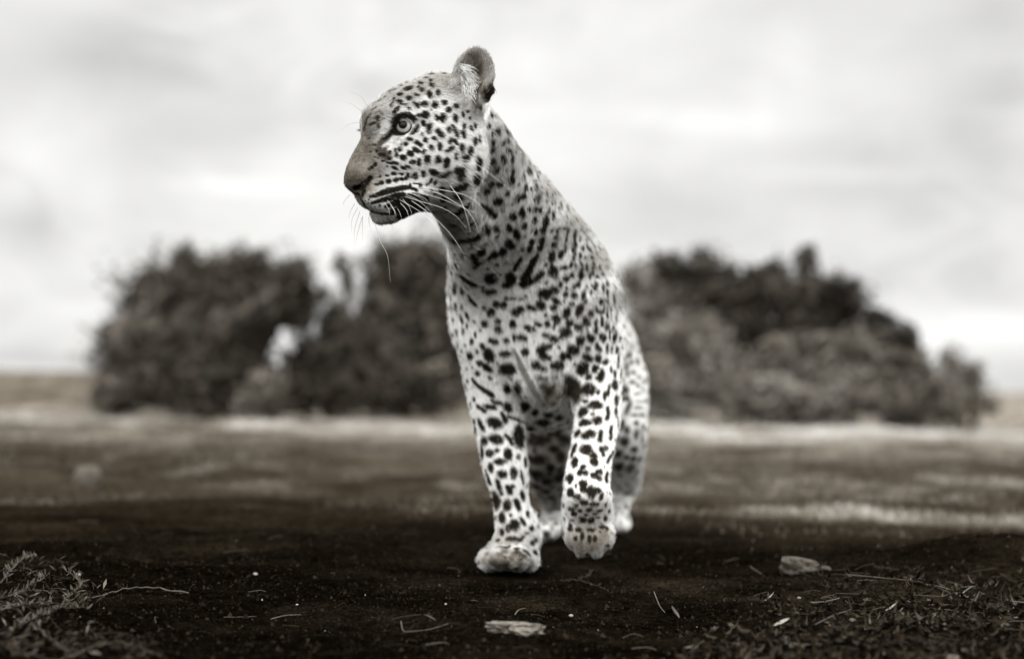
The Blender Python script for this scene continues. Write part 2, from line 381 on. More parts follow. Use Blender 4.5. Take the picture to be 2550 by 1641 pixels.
def project(V, it=2):
    V = V.copy()
    for _ in range(it):
        g = grad(V); V -= g*np.clip(field(V), -.002, .002)[:, None]
    return V
def refine(V, T, mask):
    """split the triangles of mask in four, their neighbours to match"""
    E = np.sort(np.concatenate([T[:, [0, 1]], T[:, [1, 2]], T[:, [2, 0]]]), 1)
    key = E[:, 0].astype(np.int64)*len(V)+E[:, 1]; uk, inv = np.unique(key, return_inverse=True)
    inv = inv.reshape(3, -1).T; mk = np.zeros(len(uk), bool); mk[inv[mask]] = True
    mid = np.full(len(uk), -1); mid[mk] = len(V)+np.arange(mk.sum())
    a = uk//len(V); b = uk % len(V); NV = np.vstack([V, (V[a[mk]]+V[b[mk]])/2])
    m = mid[inv]; c = (m >= 0).sum(1); out = [T[c == 0]]
    t = T[c == 3]; q = m[c == 3]
    out += [np.stack([t[:, 0], q[:, 0], q[:, 2]], 1), np.stack([q[:, 0], t[:, 1], q[:, 1]], 1), np.stack([q[:, 2], q[:, 1], t[:, 2]], 1), q]
    for k in range(3):
        s = (c == 1) & (m[:, k] >= 0); t = np.roll(T[s], -k, 1); q = m[s, k]
        out += [np.stack([t[:, 0], q, t[:, 2]], 1), np.stack([q, t[:, 1], t[:, 2]], 1)]
        s = (c == 2) & (m[:, k] < 0); t = np.roll(T[s], -k, 1); qq = np.roll(m[s], -k, 1)   # edge 0 whole; 1 and 2 split
        out += [np.stack([t[:, 0], t[:, 1], qq[:, 1]], 1), np.stack([t[:, 0], qq[:, 1], qq[:, 2]], 1), np.stack([qq[:, 2], qq[:, 1], t[:, 2]], 1)]
    return NV, np.concatenate(out)
BV, BQ = build_surface()
BT = np.concatenate([BQ[:, [0, 1, 2]], BQ[:, [0, 2, 3]]])
_c = BV[BT].mean(1); _hd = (_c[:, 2] > .60) & (_c[:, 0] < .0) & (_c[:, 1] < 3.15)
BV, BT = refine(BV, BT, _hd)
BV = project(BV); BV[:, 2] = np.maximum(BV[:, 2], .0015)
def vnormals(V, T):
    fn = np.cross(V[T[:, 1]]-V[T[:, 0]], V[T[:, 2]]-V[T[:, 0]]); N = np.zeros_like(V)
    for k in range(3):
        for a in range(3): N[:, a] += np.bincount(T[:, k], fn[:, a], len(V))
    return nrm(N)
BN = vnormals(BV, BT)
BVH = BVHTree.FromPolygons([tuple(v) for v in BV], [tuple(int(i) for i in t) for t in BT])
def hit(u, v):
    d = P(u, v, 3.0)-CAM; d = d/np.linalg.norm(d)
    h, n, i, t = BVH.ray_cast(Vector(CAM), Vector(d))
    return None if h is None else (np.array(h), np.array(n))
# ------------------------------------------------------------------ the coat: spots are marks on the skin, plus a few painted shades, found where each one sits on the body
SP = []      # (u, v, ru, rv, angle, value, softness)
def crop(x0, y0, s, items, val=.012, soft=.22):
    for it in items:
        x, y, a = it[:3]; b = it[3] if len(it) > 3 else a; g = it[4] if len(it) > 4 else 0; vl = it[5] if len(it) > 5 else val
        SP.append((x0+x/s, y0+y/s, a/s, b/s, g, vl, soft))
def strokes(x0, y0, s, lst, val=.012, soft=.25):
    for st in lst:
        pts = np.array([p[:3] for p in st], float)
        L = np.r_[0, np.cumsum(np.hypot(*np.diff(pts[:, :2], axis=0).T))]
        n = max(2, int(L[-1]/(pts[:, 2].min()*.75))+1)
        for t in np.linspace(0, L[-1], n):
            x, y, r = [np.interp(t, L, pts[:, i]) for i in range(3)]
            SP.append((x0+x/s, y0+y/s, r/s, r/s, 0, val, soft))
A = (820, 80, 4.273); B = (820, 380, 4.273); C3 = (1080, 560, 4.273); D4 = (1080, 860, 4.126); E5 = (1130, 1100, 4.4)
# broad tones of the coat (tan reads grey) and some painted shade: u, v, ru, rv, angle, value, softness
TONES = [(908, 298, 20, 44, 10, .34, .9), (912, 330, 20, 30, 10, .34, .9), (1005, 238, 60, 30, -32, .48, .8), (1065, 208, 60, 26, -10, .46, .8), (948, 275, 36, 32, -50, .46, .8), (882, 405, 30, 44, 20, .10, .8), (892, 430, 30, 34, 0, .11, .8), (898, 375, 24, 40, 20, .15, .8), (905, 400, 26, 40, 10, .16, .8), (868, 425, 52, 74, 20, .10, .8), (890, 375, 30, 50, 20, .16, .8), (920, 420, 34, 34, 0, .26, .9), (925, 300, 24, 36, 20, .42, .8), (985, 225, 60, 22, -32, .5, .8),
         (1085, 192, 60, 16, 0, .5, .8), (1190, 160, 60, 60, 0, .30, .8), (1188, 185, 26, 42, 0, .10, .8), (1165, 215, 24, 24, 0, .12, .8), (1132, 212, 36, 26, 30, .34, .8), (1170, 270, 40, 34, 30, .40, .8),
         (1290, 370, 70, 110, 60, .50, .8), (1440, 560, 44, 100, 60, .42, .8), (1492, 650, 36, 80, 60, .40, .8), (1535, 750, 26, 100, 75, .48, .8), (1370, 480, 40, 60, 60, .45, .8),
         (1110, 500, 44, 60, 30, .38, .7), (1125, 575, 40, 50, 40, .36, .7), (965, 546, 60, 24, -12, .33, .6), (920, 530, 26, 20, 0, .33, .6), (895, 505, 18, 30, 0, .36, .6),  # throat discs paint the shade under the jaw into the coat
         (1260, 1400, 100, 34, 0, .42, .8), (1465, 1340, 70, 60, 0, .27, .8), (1470, 1270, 60, 30, 0, .40, .8), (1370, 1090, 70, 170, 0, .30, .6),  # last disc: shade between the front legs, painted into the coat
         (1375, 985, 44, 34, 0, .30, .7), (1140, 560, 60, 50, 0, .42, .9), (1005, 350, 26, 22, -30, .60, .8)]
crop(*A, [(845,605,42,26,-15),(755,670,32,20),(855,708,28,26),(755,745,28,20),(820,780,24,14),(935,675,26,18,30),(975,548,26,20,10),(990,620,28,24,20),(955,590,16,14),
 (1085,520,18),(1095,570,30,20,50),(1030,492,30,10),(1100,455,40,10,0,.08),(1225,450,25,12,0,.08),(1075,670,42,28,65),(1165,650,22,38),(930,780,42,22,45),(1020,770,36,32),(1130,778,32,34),
 (1228,755,28,26,20),(1350,795,26),(1272,833,30,28),(715,835,48,22,-50),(770,772,20,14),(850,820,22,14,20),(820,545,20,10,20),(770,575,14,10),(700,618,16,9,-40),(655,640,18,9,-40),
 (545,730,24,10,-40,.06),(600,695,14,9,-40,.06),(690,740,14,38,10),(665,785,13,26),(1025,885,40,36,20),(965,892,30,20),(1150,915,24,30),(1215,915,32,46),(1182,925,22,18),(1345,920,24,42,-10),
 (1425,885,17,32,-10),(1475,852,16),(1495,922,14,18),(1085,830,10,12),(1005,975,24,36,-12),(945,1010,22,24),(910,1060,40,26,-30),(1070,1030,28,60,4),(1165,1065,26,30),(1192,1105,30,34),
 (1280,1050,22,36),(1435,1010,18,34),(1435,1100,20,40),(1510,1030,18,30,-20),(1550,1000,16,26,-15),(1695,1020,14,26),(1120,1140,26,22),(995,1095,16),(1030,1155,22,30),(860,1145,28,22,20),
 (830,1130,16),(940,1180,26,24),(970,1205,30,20,30),(1090,1235,24,30),(1180,1225,22,42),(1285,1255,50,24,-25),(1415,1245,28,46),(1505,1270,28,48),(1550,1170,22,42),(1595,1150,12,36),
 (1355,1310,20),(1350,1345,16,20),(1455,1350,40,36),(1590,1410,28,60),(1045,1360,32,46),(1165,1360,28,40),(1250,1395,32,50),(960,1385,22,40,10),(885,1385,32,20,-10),(1010,1275,18,26,15),
 (930,1260,42,24,30),(865,1295,38,28,30),(790,1338,32,28,20),(755,1252,22,26),(705,1260,14,24),(720,1310,18,28),(815,1195,22,20),(650,1285,18,22),(770,1195,10,14),(640,1395,34,12,15),
 (710,1395,34,13,18),(790,1445,34,16,30),(840,1435,30,14,25),(700,1450,40,14,25),(570,1375,18,10),(615,1430,12,9),(490,1205,14),(465,1200,9,13),(435,1205,9),(540,1305,20),(590,1310,26,24),
 (640,1340,26,24),(505,1265,15,20),(445,1275,9,8),(490,1335,9,8),(520,1345,10),(490,1410,20),(455,1440,18),(430,1462,14),(1415,1075,14,20),
 (1785,1075,28,36),(1865,940,26,20),(1830,920,20,14),(1950,1000,16,24,-20),(1990,1120,14,24),(1960,1080,10,20),(2040,1110,10,22),(1885,1175,30,24),(1840,1195,24,22),(1735,1190,20,30),
 (1730,1265,24,26),(1900,1275,34,24,10),(2015,1235,20,26),(2080,1235,13,20),(2045,1325,24,22),(1975,1280,10,20),(1840,1360,22,50,-25),(1935,1370,18,52),(1735,1385,26,30),(1770,1475,28,34),
 (1940,1495,20,34),(2035,1400,14,30,0,.06),(1725,905,12,30),(1730,1090,10,30),(1680,1260,10,30),(2110,1480,30,24,-30,.05),(1900,1080,14,26,-25)])
strokes(*A, [[(1315,1000,13),(1345,1060,20),(1375,1120,15)],[(1280,1185,16),(1300,1155,18),(1345,1170,18),(1358,1200,15)],[(1770,830,12),(1800,875,14),(1850,930,16),(1880,950,14)],
 [(1810,990,10),(1870,1060,14),(1920,1125,16)],[(2110,1230,7),(2190,1400,8),(2222,1530,8)],[(1875,870,7),(1990,1030,7),(2080,1160,7)]])
# eye rim and tear line
strokes(*A, [[(700,1060,36),(698,970,34),(720,915,30),(770,890,26),(850,890,28),(915,930,26)],[(700,1065,30),(750,1085,20),(810,1092,10)],[(690,1070,24),(620,1100,30),(585,1130,26)],[(905,930,16),(900,975,10)]])
strokes(*A, [[(600,1130,34),(555,1200,36),(560,1280,40),(620,1340,30)]], val=.09, soft=.8)
crop(*A, [(790,1130,90,13,-38,.85),(640,1180,60,18,-30,.8),(590,1020,34,80,25,.85),(890,1010,50,10,-55,.85)], soft=.5)
crop(*A, [(430,900,34,10,-50,.04),(520,920,22,26,0,.03),(470,975,40,14,-25,.04),(400,950,12,40,0,.06),(560,870,26,10,50,.05),(480,820,40,9,-30,.08),(400,1100,26,7,10,.1),(430,1130,14,10,0,.05),(530,1000,16,24,0,.06),(380,1020,14,26,0,.08)], soft=.5)
crop(*B, [(510,340,26,14),(560,325,28,20),(632,310,28,24),(712,298,28,22),(770,285,22,20),(820,275,18),(543,257,12),(620,247,22,12),(687,228,28,20),(770,232,24,13,20),(838,248,16,26),(880,262,12),
 (920,248,24,34),(1003,228,22,34),(390,515,8),(415,540,10),(490,575,8),(540,565,12),(420,500,9),(1120,215,46,32,10),(1090,195,20),(1235,240,62,24,-20),(1370,200,38,36),(1425,185,28),(1408,260,38,46),
 (1130,320,28,18,-60),(1060,330,32,12,-40),(1085,300,18),(970,360,18,24),(1410,372,66,38,-15),(1340,402,38,28),(1205,395,38,34),(1090,410,14),(930,410,16),(1220,500,36,34),(1380,475,52,30,20),
 (1430,575,52,48),(1360,625,60,38),(1545,445,42,34),(1568,300,38,58,-15),(1660,205,14,26),(1720,340,22,28),(1805,342,32,26),(1670,420,26,30),(1930,300,30,42,-15),(1890,440,20,28),(1790,525,46,40),
 (1940,555,18,10,0,.05),(1945,685,30,40,-20),(1660,830,58,42,45),(1770,815,44,24,45),(1905,800,26,44,-25),(1985,870,28,60,-25),(1915,975,36,62,-38),(1840,1055,32,48,-15),(1755,1080,30,46,-30),
 (1615,1060,34,48),(1700,1120,24,30),(1500,760,26,20),(1330,760,34,30,0,.08),(1350,940,40,34,0,.05),(1630,1165,20,24),(1530,1100,24,40),(1430,1090,16,30,0,.08),(1370,1210,22,30),(1300,1210,11,26,0,.05),
 (1310,1280,12,26,0,.05),(1720,1340,54,58),(1930,1340,44,60,-20),(1890,1410,40,32),(1740,1480,34,28),(1700,1490,26,30),(2045,645,28,56,-15),(2120,610,18,26),(2185,615,26,30),(2235,620,22,26),
 (2330,620,18,30),(2175,735,24,40),(2295,735,32,60),(2070,785,26,38),(2190,850,20,34),(2265,840,32,36),(2150,955,22,32),(2255,940,28,40),(2130,1025,24,38),(2235,1015,26,34),(2070,900,12,16),
 (2050,1030,14,18),(2075,385,24,34),(2140,395,16,14),(2195,370,16,50),(2205,500,34,38,0,.05),(2305,445,18),(2310,525,14,16),(1995,490,26,40,-15),(2055,475,28,32),(2055,265,15,40),(2125,220,32,32,0,.05),
 (2210,260,10,40),(2365,1120,28,58,15),(2375,990,20,28),(2375,680,22,40),(2370,1265,34,44),(2375,1470,34,40),(2290,1500,58,46),(1345,1480,20,34),(1420,1480,18,34),(1540,1400,30,24),(1490,590,20,14),(1130,440,22,14,0,.06)])
strokes(*B, [[(440,470,13),(510,455,21),(580,430,25),(640,408,27),(700,395,25),(780,378,24),(860,372,18),(930,402,13)],[(455,540,13),(500,525,17),(550,510,20),(600,500,24),(650,482,25),(720,462,27),(790,450,25)],
 [(600,575,16),(680,550,28),(760,530,42),(840,525,58),(930,520,62),(985,508,48)],[(800,600,46),(870,590,56),(950,560,46)],[(800,655,26),(850,640,40)],[(560,655,12),(700,652,16),(800,640,20)],
 [(348,500,9),(375,560,9),(430,622,10),(520,645,10),(620,656,12)],[(1610,575,36),(1690,625,42),(1750,680,38)],[(1420,925,34),(1500,915,44),(1560,905,52)],[(1560,1130,36),(1575,1190,34),(1540,1230,18)],
 [(1390,1300,22),(1450,1350,28),(1530,1390,30),(1570,1410,24)],[(2035,1125,22),(2000,1190,26),(1970,1250,20)],[(2210,1100,28),(2170,1160,34),(2130,1250,38),(2090,1330,46),(2070,1400,50)],
 [(2255,1285,36),(2200,1350,32),(2110,1390,40)],[(1640,1430,20),(1640,1470,16)],[(1330,1170,12),(1370,1215,18),(1390,1250,12)],[(860,345,12),(860,380,16)],[(900,330,7),(1000,345,5)],[(1090,280,12),(1080,320,12),(1035,345,9)]])
strokes(*B, [[(285,378,32),(350,365,34),(400,315,26),(442,262,20)],[(370,400,18),(345,480,14)]], val=.006, soft=.4)
crop(*A, [(1560,700,34,60,-8),(1600,790,20,50,-8),(1745,600,44,60),(1730,680,40,60,10)], soft=.5)
crop(*A, [(1530,560,40,24,10,.06),(1420,510,50,20,20,.08),(1600,420,26,50,0,.05),(1440,400,34,24,-30,.10)], soft=.9)
strokes(*B, [[(700,640,24),(780,650,40),(860,620,50),(940,590,50),(1000,550,44)],[(840,500,44),(900,510,44),(1010,505,44)],[(740,690,20),(820,680,26),(920,640,28),(985,600,24)]])
crop(*B, [(870,612,90,40,-22),(960,565,70,52,-25),(1020,525,40,34),(760,640,56,24,-10),(900,540,120,50,-25),(700,610,50,24,-15)], soft=.3)
crop(*B, [(280,350,140,80,12,.07),(240,390,60,40,40,.10),(250,300,70,10,-8,.05)], soft=.6)
crop(*C3, [(1310,70,20),(1290,140,24),(1278,215,24,26),(1495,130,18,28),(1495,210,22,42,-10),(1480,290,17,36,-20),(1475,355,18,24),(1550,165,12,26),(1580,255,20,24),(1550,335,20,24),(1350,320,28,40),
 (1250,350,28,54),(1660,280,20),(1605,355,12,14),(1500,70,16,20),(1385,462,38,18,-10),(1455,430,18,28),(1500,438,14,16),(1565,440,15,44,-30),(1620,465,14,40),(1690,500,15,44),(1270,500,34,60,-25),
 (1405,575,32,28,20),(1467,540,22,28),(1560,540,26,40),(1660,550,13,30),(1345,645,20,24),(1410,680,13,15),(1485,665,20),(1535,640,22,32),(1620,660,11,22),(1720,650,17,30),(1670,725,11,24),(1840,635,17,28),
 (1800,690,13,44),(1845,735,13,40),(1910,800,11,50),(1280,705,44,34),(1180,750,44,28,50),(1398,750,22,28),(1490,755,32),(1590,760,19,46,10),(1300,815,46,24,30),(1465,845,24,20),(1610,820,18,24),(1385,820,12,14),
 (1770,830,13,34),(1845,820,13,30),(1725,900,13,28),(1775,940,30,18),(1840,950,10,50),(1878,945,8,50),(1930,970,13,58),(1275,885,30,32),(1140,860,46,38,40),(1035,890,42,26,30),(935,895,34,20,30),
 (875,935,40,34,10),(1410,940,32,54,35),(1550,910,32,56,20),(1530,970,20,26),(1670,955,26,34),(1620,1060,36),(1610,1010,20,30),(750,860,30),(670,850,28,34,-20),(615,935,36,40),(540,885,20),
 (775,790,20,22),(845,790,26,13),(930,795,18,12),(980,760,12,9),(245,880,17,40),(195,890,13,30),(300,870,13,30),(230,700,15,50),(310,705,15,44),(190,780,13,34),(240,640,13,30),(360,975,15,44,-25),
 (300,1010,13,44,-15),(215,1020,11,20),(360,1080,11,26),(320,1140,12,28),(250,1150,13,28),(545,1055,32),(690,1035,28,26),(695,1120,36,32,20),(845,1065,32,38),(1020,1110,48,28,20),(1115,1065,34,22,20),
 (1210,1065,26,36,-30),(1300,1010,42,34,50),(1275,1080,13,34),(1440,1050,34),(1540,1095,42,40),(1400,1150,54,46,20),(1190,1180,30,26),(1270,1220,44,32,30),(1355,1210,24,13,40),(1720,1045,16,30,15),
 (1785,1020,17,24),(1788,1062,16,22),(1720,1130,24,30),(1840,1090,22,40,10),(1905,1110,15,30),(1645,1200,22,46,-10),(1680,1220,26,40,10),(1555,1235,38,50),(1775,1185,15,28,10),(1808,1215,20,38,10),
 (1870,1170,11,50),(1920,1200,20,60,15),(1975,1215,13,24),(940,1210,40,32,10),(780,1240,28,26),(640,1240,40,24),(600,1225,13,24),(660,1252,24),(860,1210,13,34),(405,1250,18,28),(500,1125,12,13),
 (445,1170,11,28),(1480,1340,54,48,20),(1740,1300,20,40,-20),(1765,1330,18,24),(1640,1325,24),(1845,1320,13,50),(1890,1330,13,34),(1945,1335,18,30),(1330,1305,14,18),(590,1390,44,64,-20),
 (520,1300,20,34,-25),(390,1400,30,36),(465,1350,12,18),(770,1380,50,28),(975,1360,30,36),(1370,1405,36),(1430,1400,19,40,-30),(1635,1415,48,32,20),(1750,1430,26,44,-15),(1825,1465,22,26),(490,1470,26,24),
 (790,1510,60,30),(1305,1505,54,40),(1090,1500,40,36),(940,260,16,14),(1590,1500,44,34,10),(1730,1520,24,20),(1960,1440,12,50,10),(1700,420,14,26,-20),(1630,250,10,24,-20),(1680,350,20,18),(1620,180,10,22,-20),
 (1760,460,10,24),(1740,560,22,16),(1790,540,16,22)])
strokes(*C3, [[(1330,30,8),(1390,45,10),(1425,65,14),(1410,130,13),(1400,180,17)],[(1385,210,12),(1400,285,17)],[(1670,640,10),(1700,690,13),(1745,735,12)],[(380,760,18),(420,830,24),(460,862,18)],
 [(1240,1300,24),(1180,1300,34),(1130,1340,40),(1155,1400,40),(1220,1420,30)],[(1560,60,7),(1640,150,7),(1710,250,8),(1730,330,8)],[(1600,40,7),(1660,120,7)],[(1790,800,8),(1810,870,8),(1800,920,10)]])
crop(*D4, [(765,255,64,58),(1270,220,46,38,10),(1050,205,34,36),(1120,245,36,24,20),(550,235,48,28,40),(475,185,20,24),(1530,250,50,54,20),(1655,245,22,40),(1720,315,24,56,15),(1690,340,20,24),(1860,300,16,40),
 (1890,200,10,40),(1820,250,12,30,0,.05),(1920,290,12,50),(1590,455,54,58),(1590,330,28,24,-30),(1860,410,32,46),(1800,440,12,28),(1690,485,16,24,20),(1755,530,15,40),(1790,490,14,34),(1875,570,24,50,15),
 (1560,580,22,20),(1660,615,56,38),(1530,690,36,50,30),(1870,690,17,44,10),(1550,795,50,34),(1680,775,38,42),(1890,790,13,50),(1930,820,22,50,15),(1475,910,28,40,20),(1590,920,56,42,-15),(1880,930,14,40),
 (1440,1075,26,54,15),(1565,1070,48),(1725,1070,26),(1765,1062,24),(1745,1125,20),(1640,1135,32),(1650,1200,34,44),(1450,1205,30,50),(1535,1250,24),(1510,1310,28),(1560,1312,26),(1700,1302,28),
 (1650,1340,30),(1698,1370,26),(1775,1360,18,60,15),(1405,1370,28,40),(1460,1440,12,15),(1535,1420,32),(1535,1480,26),(1620,1490,36),(1695,1490,20,28),(1400,1500,28,36),
 (450,290,18,24),(400,230,10,13),(345,240,10,15),(490,650,54,20,35),(580,635,54,24,12),(650,590,54,20,20,.05),(770,440,32,50,30),(870,450,32,68,5),(940,620,40,56,10),(1040,690,26,38,30),(760,640,30,50,-30),
 (625,800,60,46,25),(490,820,22,60,-25),(420,790,15,30),(435,880,14,40),(880,940,50,100,-5),(640,965,56,42,15),(520,985,32,40,-20),(575,1110,36,34),(650,1080,22,18),(765,1120,34,50,-20),(500,1110,22,60),
 (870,1150,18,26,0,.1),(940,1200,18,46),(680,1195,48,30),(590,1260,22,44,-15),(705,1325,38,36),(820,1315,28,54),(910,1370,12,70,-15),(580,335,22,14,40,.1),(350,370,10,22,0,.08),(385,620,12,26,0,.05)])
crop(*D4, [(1180,710,36),(1285,740,36),(1120,790,60,40),(1230,870,76,60),(1075,1180,76,44),(1050,1320,66,44),(1200,1260,36,40),(1050,1450,48,34),(1165,1400,42,40),(1310,1150,40,50),(1155,1500,40,26),(1290,1350,40,60),
 (1060,980,90,50),(1240,1070,44,34),(1380,820,40,40),(1350,980,50,50),(1000,850,40,40)], soft=.45)
crop(*D4, [(1080,335,26,22,0,.03),(1140,345,26,20,0,.04),(1120,420,24,22,0,.05),(1180,470,34,50,-20,.03),(1230,420,14,20,0,.05),(1210,595,30,20,0,.1),(1240,330,26,30,0,.3),(1130,600,20,20,0,.2)], soft=.7)
crop(*D4, [(1965,460,34,44,0),(2000,640,18,70,25),(1960,990,40,44),(1890,1110,34,44),(1895,1250,38,44),(2080,920,18,44),(1980,1150,24),(2050,1160,22,24),(2060,1070,30,28),(2110,640,44,9,-8),(2130,580,44,9,-8),(2100,500,34,10,-10),
 (2080,800,20),(2150,840,14,18),(2020,1260,34,50,0,.2),(1985,870,22,34),(2060,720,34,10),(2140,720,26,10),(2040,380,28,16,-20),(2100,420,22,14),(2050,280,22,16),(2110,330,22,10,-20),(1990,300,14,22),(2030,180,24,12,-30),(1980,110,20,12),(2140,960,10,40)], val=.035, soft=.4)
strokes(*D4, [[(400,350,16),(460,420,20),(530,470,24),(600,510,26),(620,530,14)],[(1785,640,20),(1792,700,20),(1780,760,26)],[(1720,890,26),(1708,975,32)],[(1822,840,20),(1815,900,22),(1815,965,22)],[(1850,1080,17),(1820,1130,20),(1780,1200,19)],
 [(700,700,20),(740,780,26)],[(760,730,14),(850,760,16),(925,800,14)],[(740,920,16),(775,960,20),(805,1015,18)],[(535,1280,10),(560,1350,16),(590,1430,15)]])
strokes(*D4, [[(830,60,10),(870,140,12),(900,220,16),(960,330,16),(1010,430,14),(1060,510,14),(1110,570,12)],[(1290,250,7),(1340,350,9),(1360,440,10)]], val=.32, soft=.9)  # chest folds beside the keel: crease shade painted in, partly pigment
strokes(*D4, [[(1370,330,24),(1400,420,50),(1420,480,44)],[(1440,400,34),(1470,500,40),(1465,570,34)]], val=.03, soft=.7)  # right armpit: its shade painted dark into the coat
crop(*E5, [(750,590,19,50,-15),(465,650,34,84,-5),(585,700,38,54),(530,835,34,52),(810,790,19,32,-10),(670,910,38,54,-15),(600,950,23,40),(530,990,22,38),(850,950,22,26),(800,1003,24,10),(635,1065,52,28),(740,1065,40,18,-45),
 (485,1078,22,18),(860,1110,26),(895,1080,18,22),(590,1155,30,15,-15),(900,1210,26,30),(690,1170,30,15),(590,490,18,20),(645,490,20),(615,540,24,34),(385,430,15,40,-15),(465,840,14,30,0,.15),(460,980,20,30,0,.3),
 (1415,450,32,28),(1420,510,28,44),(1510,555,40,58),(1585,540,24,28),(1615,600,19,40,25),(1275,415,26,46),(1280,560,30,42),(1355,605,32,28),(1430,668,38,28),(1535,685,40,22),(1660,695,15,24),(1480,745,30,20),(1600,755,26,15),
 (1385,755,22,18),(1300,740,40,22,0,.04),(1340,700,24,18,0,.05),(1320,790,30,22),(1415,855,30),(1505,860,28,32),(1545,790,22,13),(1580,830,20,12,0,.04),(1660,840,17,32),(1700,760,11,20),(1275,940,22,44),(1370,965,30,22),
 (1500,965,34,18,10),(1630,935,32,20),(1405,1040,16,44),(1335,1060,17,26),(1485,1065,18,40),(1545,1065,19,34),(1340,490,9,18),(1210,700,13,18),(1300,860,20,13),(1450,800,16,12),(1605,985,12,14),(1680,960,12,20)])
strokes(*E5, [[(480,430,24),(500,510,26),(528,575,18)],[(685,650,30),(715,735,28)],[(735,840,20),(755,870,24),(778,908,18)],[(760,1185,13),(810,1215,18),(840,1250,13)]])
crop(*E5, [(1640,1010,50,50,0,.2),(1380,1140,44,60,0,.16),(1530,1130,50,60,0,.16),(1260,1060,16,60,0,.3),(520,1150,40,16,10,.15),(560,1200,30,20,0,.1),(700,1220,60,24,10,.05),(760,1250,34,20,0,.06),(640,1270,30,30,0,.15),
 (460,1290,50,40,0,.2),(440,1340,60,30,0,.06),(370,1230,30,20,0,.2),(580,1330,40,40,0,.1),(720,1330,30,30,0,.15),(850,1330,20,30,0,.2),(330,1300,24,30,0,.25),(500,1230,24,20,0,.12),(680,1390,26,20,0,.08),(560,1260,16,14,0,.04),(690,1200,16,12,0,.02),(730,1290,16,12,0,.04)], soft=.7)
crop(*E5, [(935,930,24,18,0,.15),(1000,900,20,30,0,.2),(1000,620,80,14,0,.06),(1120,740,80,14,-5,.07),(1100,850,40,14,0,.2),(960,730,50,10,0,.2),(1080,940,16,30,0,.25),(1790,540,20,30,0,.3),(1790,640,30,10,0,.3),(1830,880,8,50,0,.3),(1850,780,14,20,0,.3),(1800,740,24,12,0,.2)], soft=.6)

def spot3d(s):
    u, v, ru, rv, ang, val, soft = s
    h = hit(u, v)
    if h is None:
        for (du, dv) in ((-6, 0), (6, 0), (0, 6), (-12, 0), (12, 0), (0, -8)):
            h = hit(u+du, v+dv)
            if h is not None: break
        if h is None: return None
    c, n = h; Y = c[1]
    t = math.radians(ang); ca, sa = math.cos(t), math.sin(t)
    out = []
    dcam = nrm(c-CAM); n = nrm(nrm(n)-dcam*.35)
    for (dx, dy, r) in ((ca, sa, ru), (-sa, ca, rv)):
        d = P(u+dx*r, v+dy*r, Y)-CAM; t_ = ((c-CAM)@n)/(d@n); q = CAM+d*t_-c; m = r*Y/FPX; L = np.linalg.norm(q)
        if L > 2.7*m: q = q/L*2.7*m
        out.append(q)
    return c, n, out[0], out[1], val, soft
SP3 = [x for x in (spot3d((s[0], s[1], *((s[2]*1.30, s[3]*1.24) if s[0] < 1190 and s[1] < 545 else ((s[2]*1.50, s[3]*1.34) if s[6] != .25 else (s[2]*1.1, s[3]*1.1))), *s[4:])) for s in SP) if x is not None]
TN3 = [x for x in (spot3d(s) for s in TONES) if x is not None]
# the sides and the back that this view does not show: rosettes and spots at the spacing of the coat
def auto_spots():
    rng = np.random.default_rng(11)
    fa = np.linalg.norm(np.cross(BV[BT[:, 1]]-BV[BT[:, 0]], BV[BT[:, 2]]-BV[BT[:, 0]]), axis=1); pr = fa/fa.sum()
    pick = rng.choice(len(BT), 9000, p=pr); q = BV[BT[pick]].mean(1); n = nrm(BN[BT[pick, 0]])
    cen = np.array([s[0] for s in SP3]); out = []; taken = np.zeros((0, 3))
    for a, b in zip(q, n):
        head = a[2] > .62 and a[0] < -.02 and a[1] < 3.12
        vis = -.35 < b@nrm(CAM-a) <= .05
        if b@nrm(CAM-a) > .05:
            d = a-CAM; L = np.linalg.norm(d); h = BVH.ray_cast(Vector(CAM), Vector(d/L), L-.01); vis = h[0] is None
        if head and (vis or a[0] < -.2): continue
        sp = (.014 if vis and a[1] < 3.45 else .020) if vis or a[2] > .5 or a[2] < .3 else .026
        if a[1] > 3.3 and a[2] > .3 and not vis: sp = .034
        if np.min(np.linalg.norm(cen-a, axis=1)) < (.0165 if vis else .020): continue
        if len(taken) and np.min(np.linalg.norm(taken-a, axis=1)) < sp: continue
        taken = np.vstack([taken, a])
        t1 = nrm(np.cross(b, rng.normal(size=3))); t2 = np.cross(b, t1)
        if sp > .03:
            for k in range(4):
                g = k*1.57+rng.uniform(-.3, .3); c = a+.011*(t1*math.cos(g)+t2*math.sin(g)); r = rng.uniform(.004, .0065)
                out.append((c, b, (t2*math.cos(g)-t1*math.sin(g))*r*1.4, (t1*math.cos(g)+t2*math.sin(g))*r, .015, .3))
        else:
            r = rng.uniform(.0045, .0075)*(sp/.017)**.5*((.85 if b@nrm(CAM-a) < .25 else .62) if vis and a[1] < 3.45 else 1); out.append((a, b, t1*r*rng.uniform(1, 1.4), t2*r, .02, .3))
    return out
SP3 += auto_spots()
BASE = .99
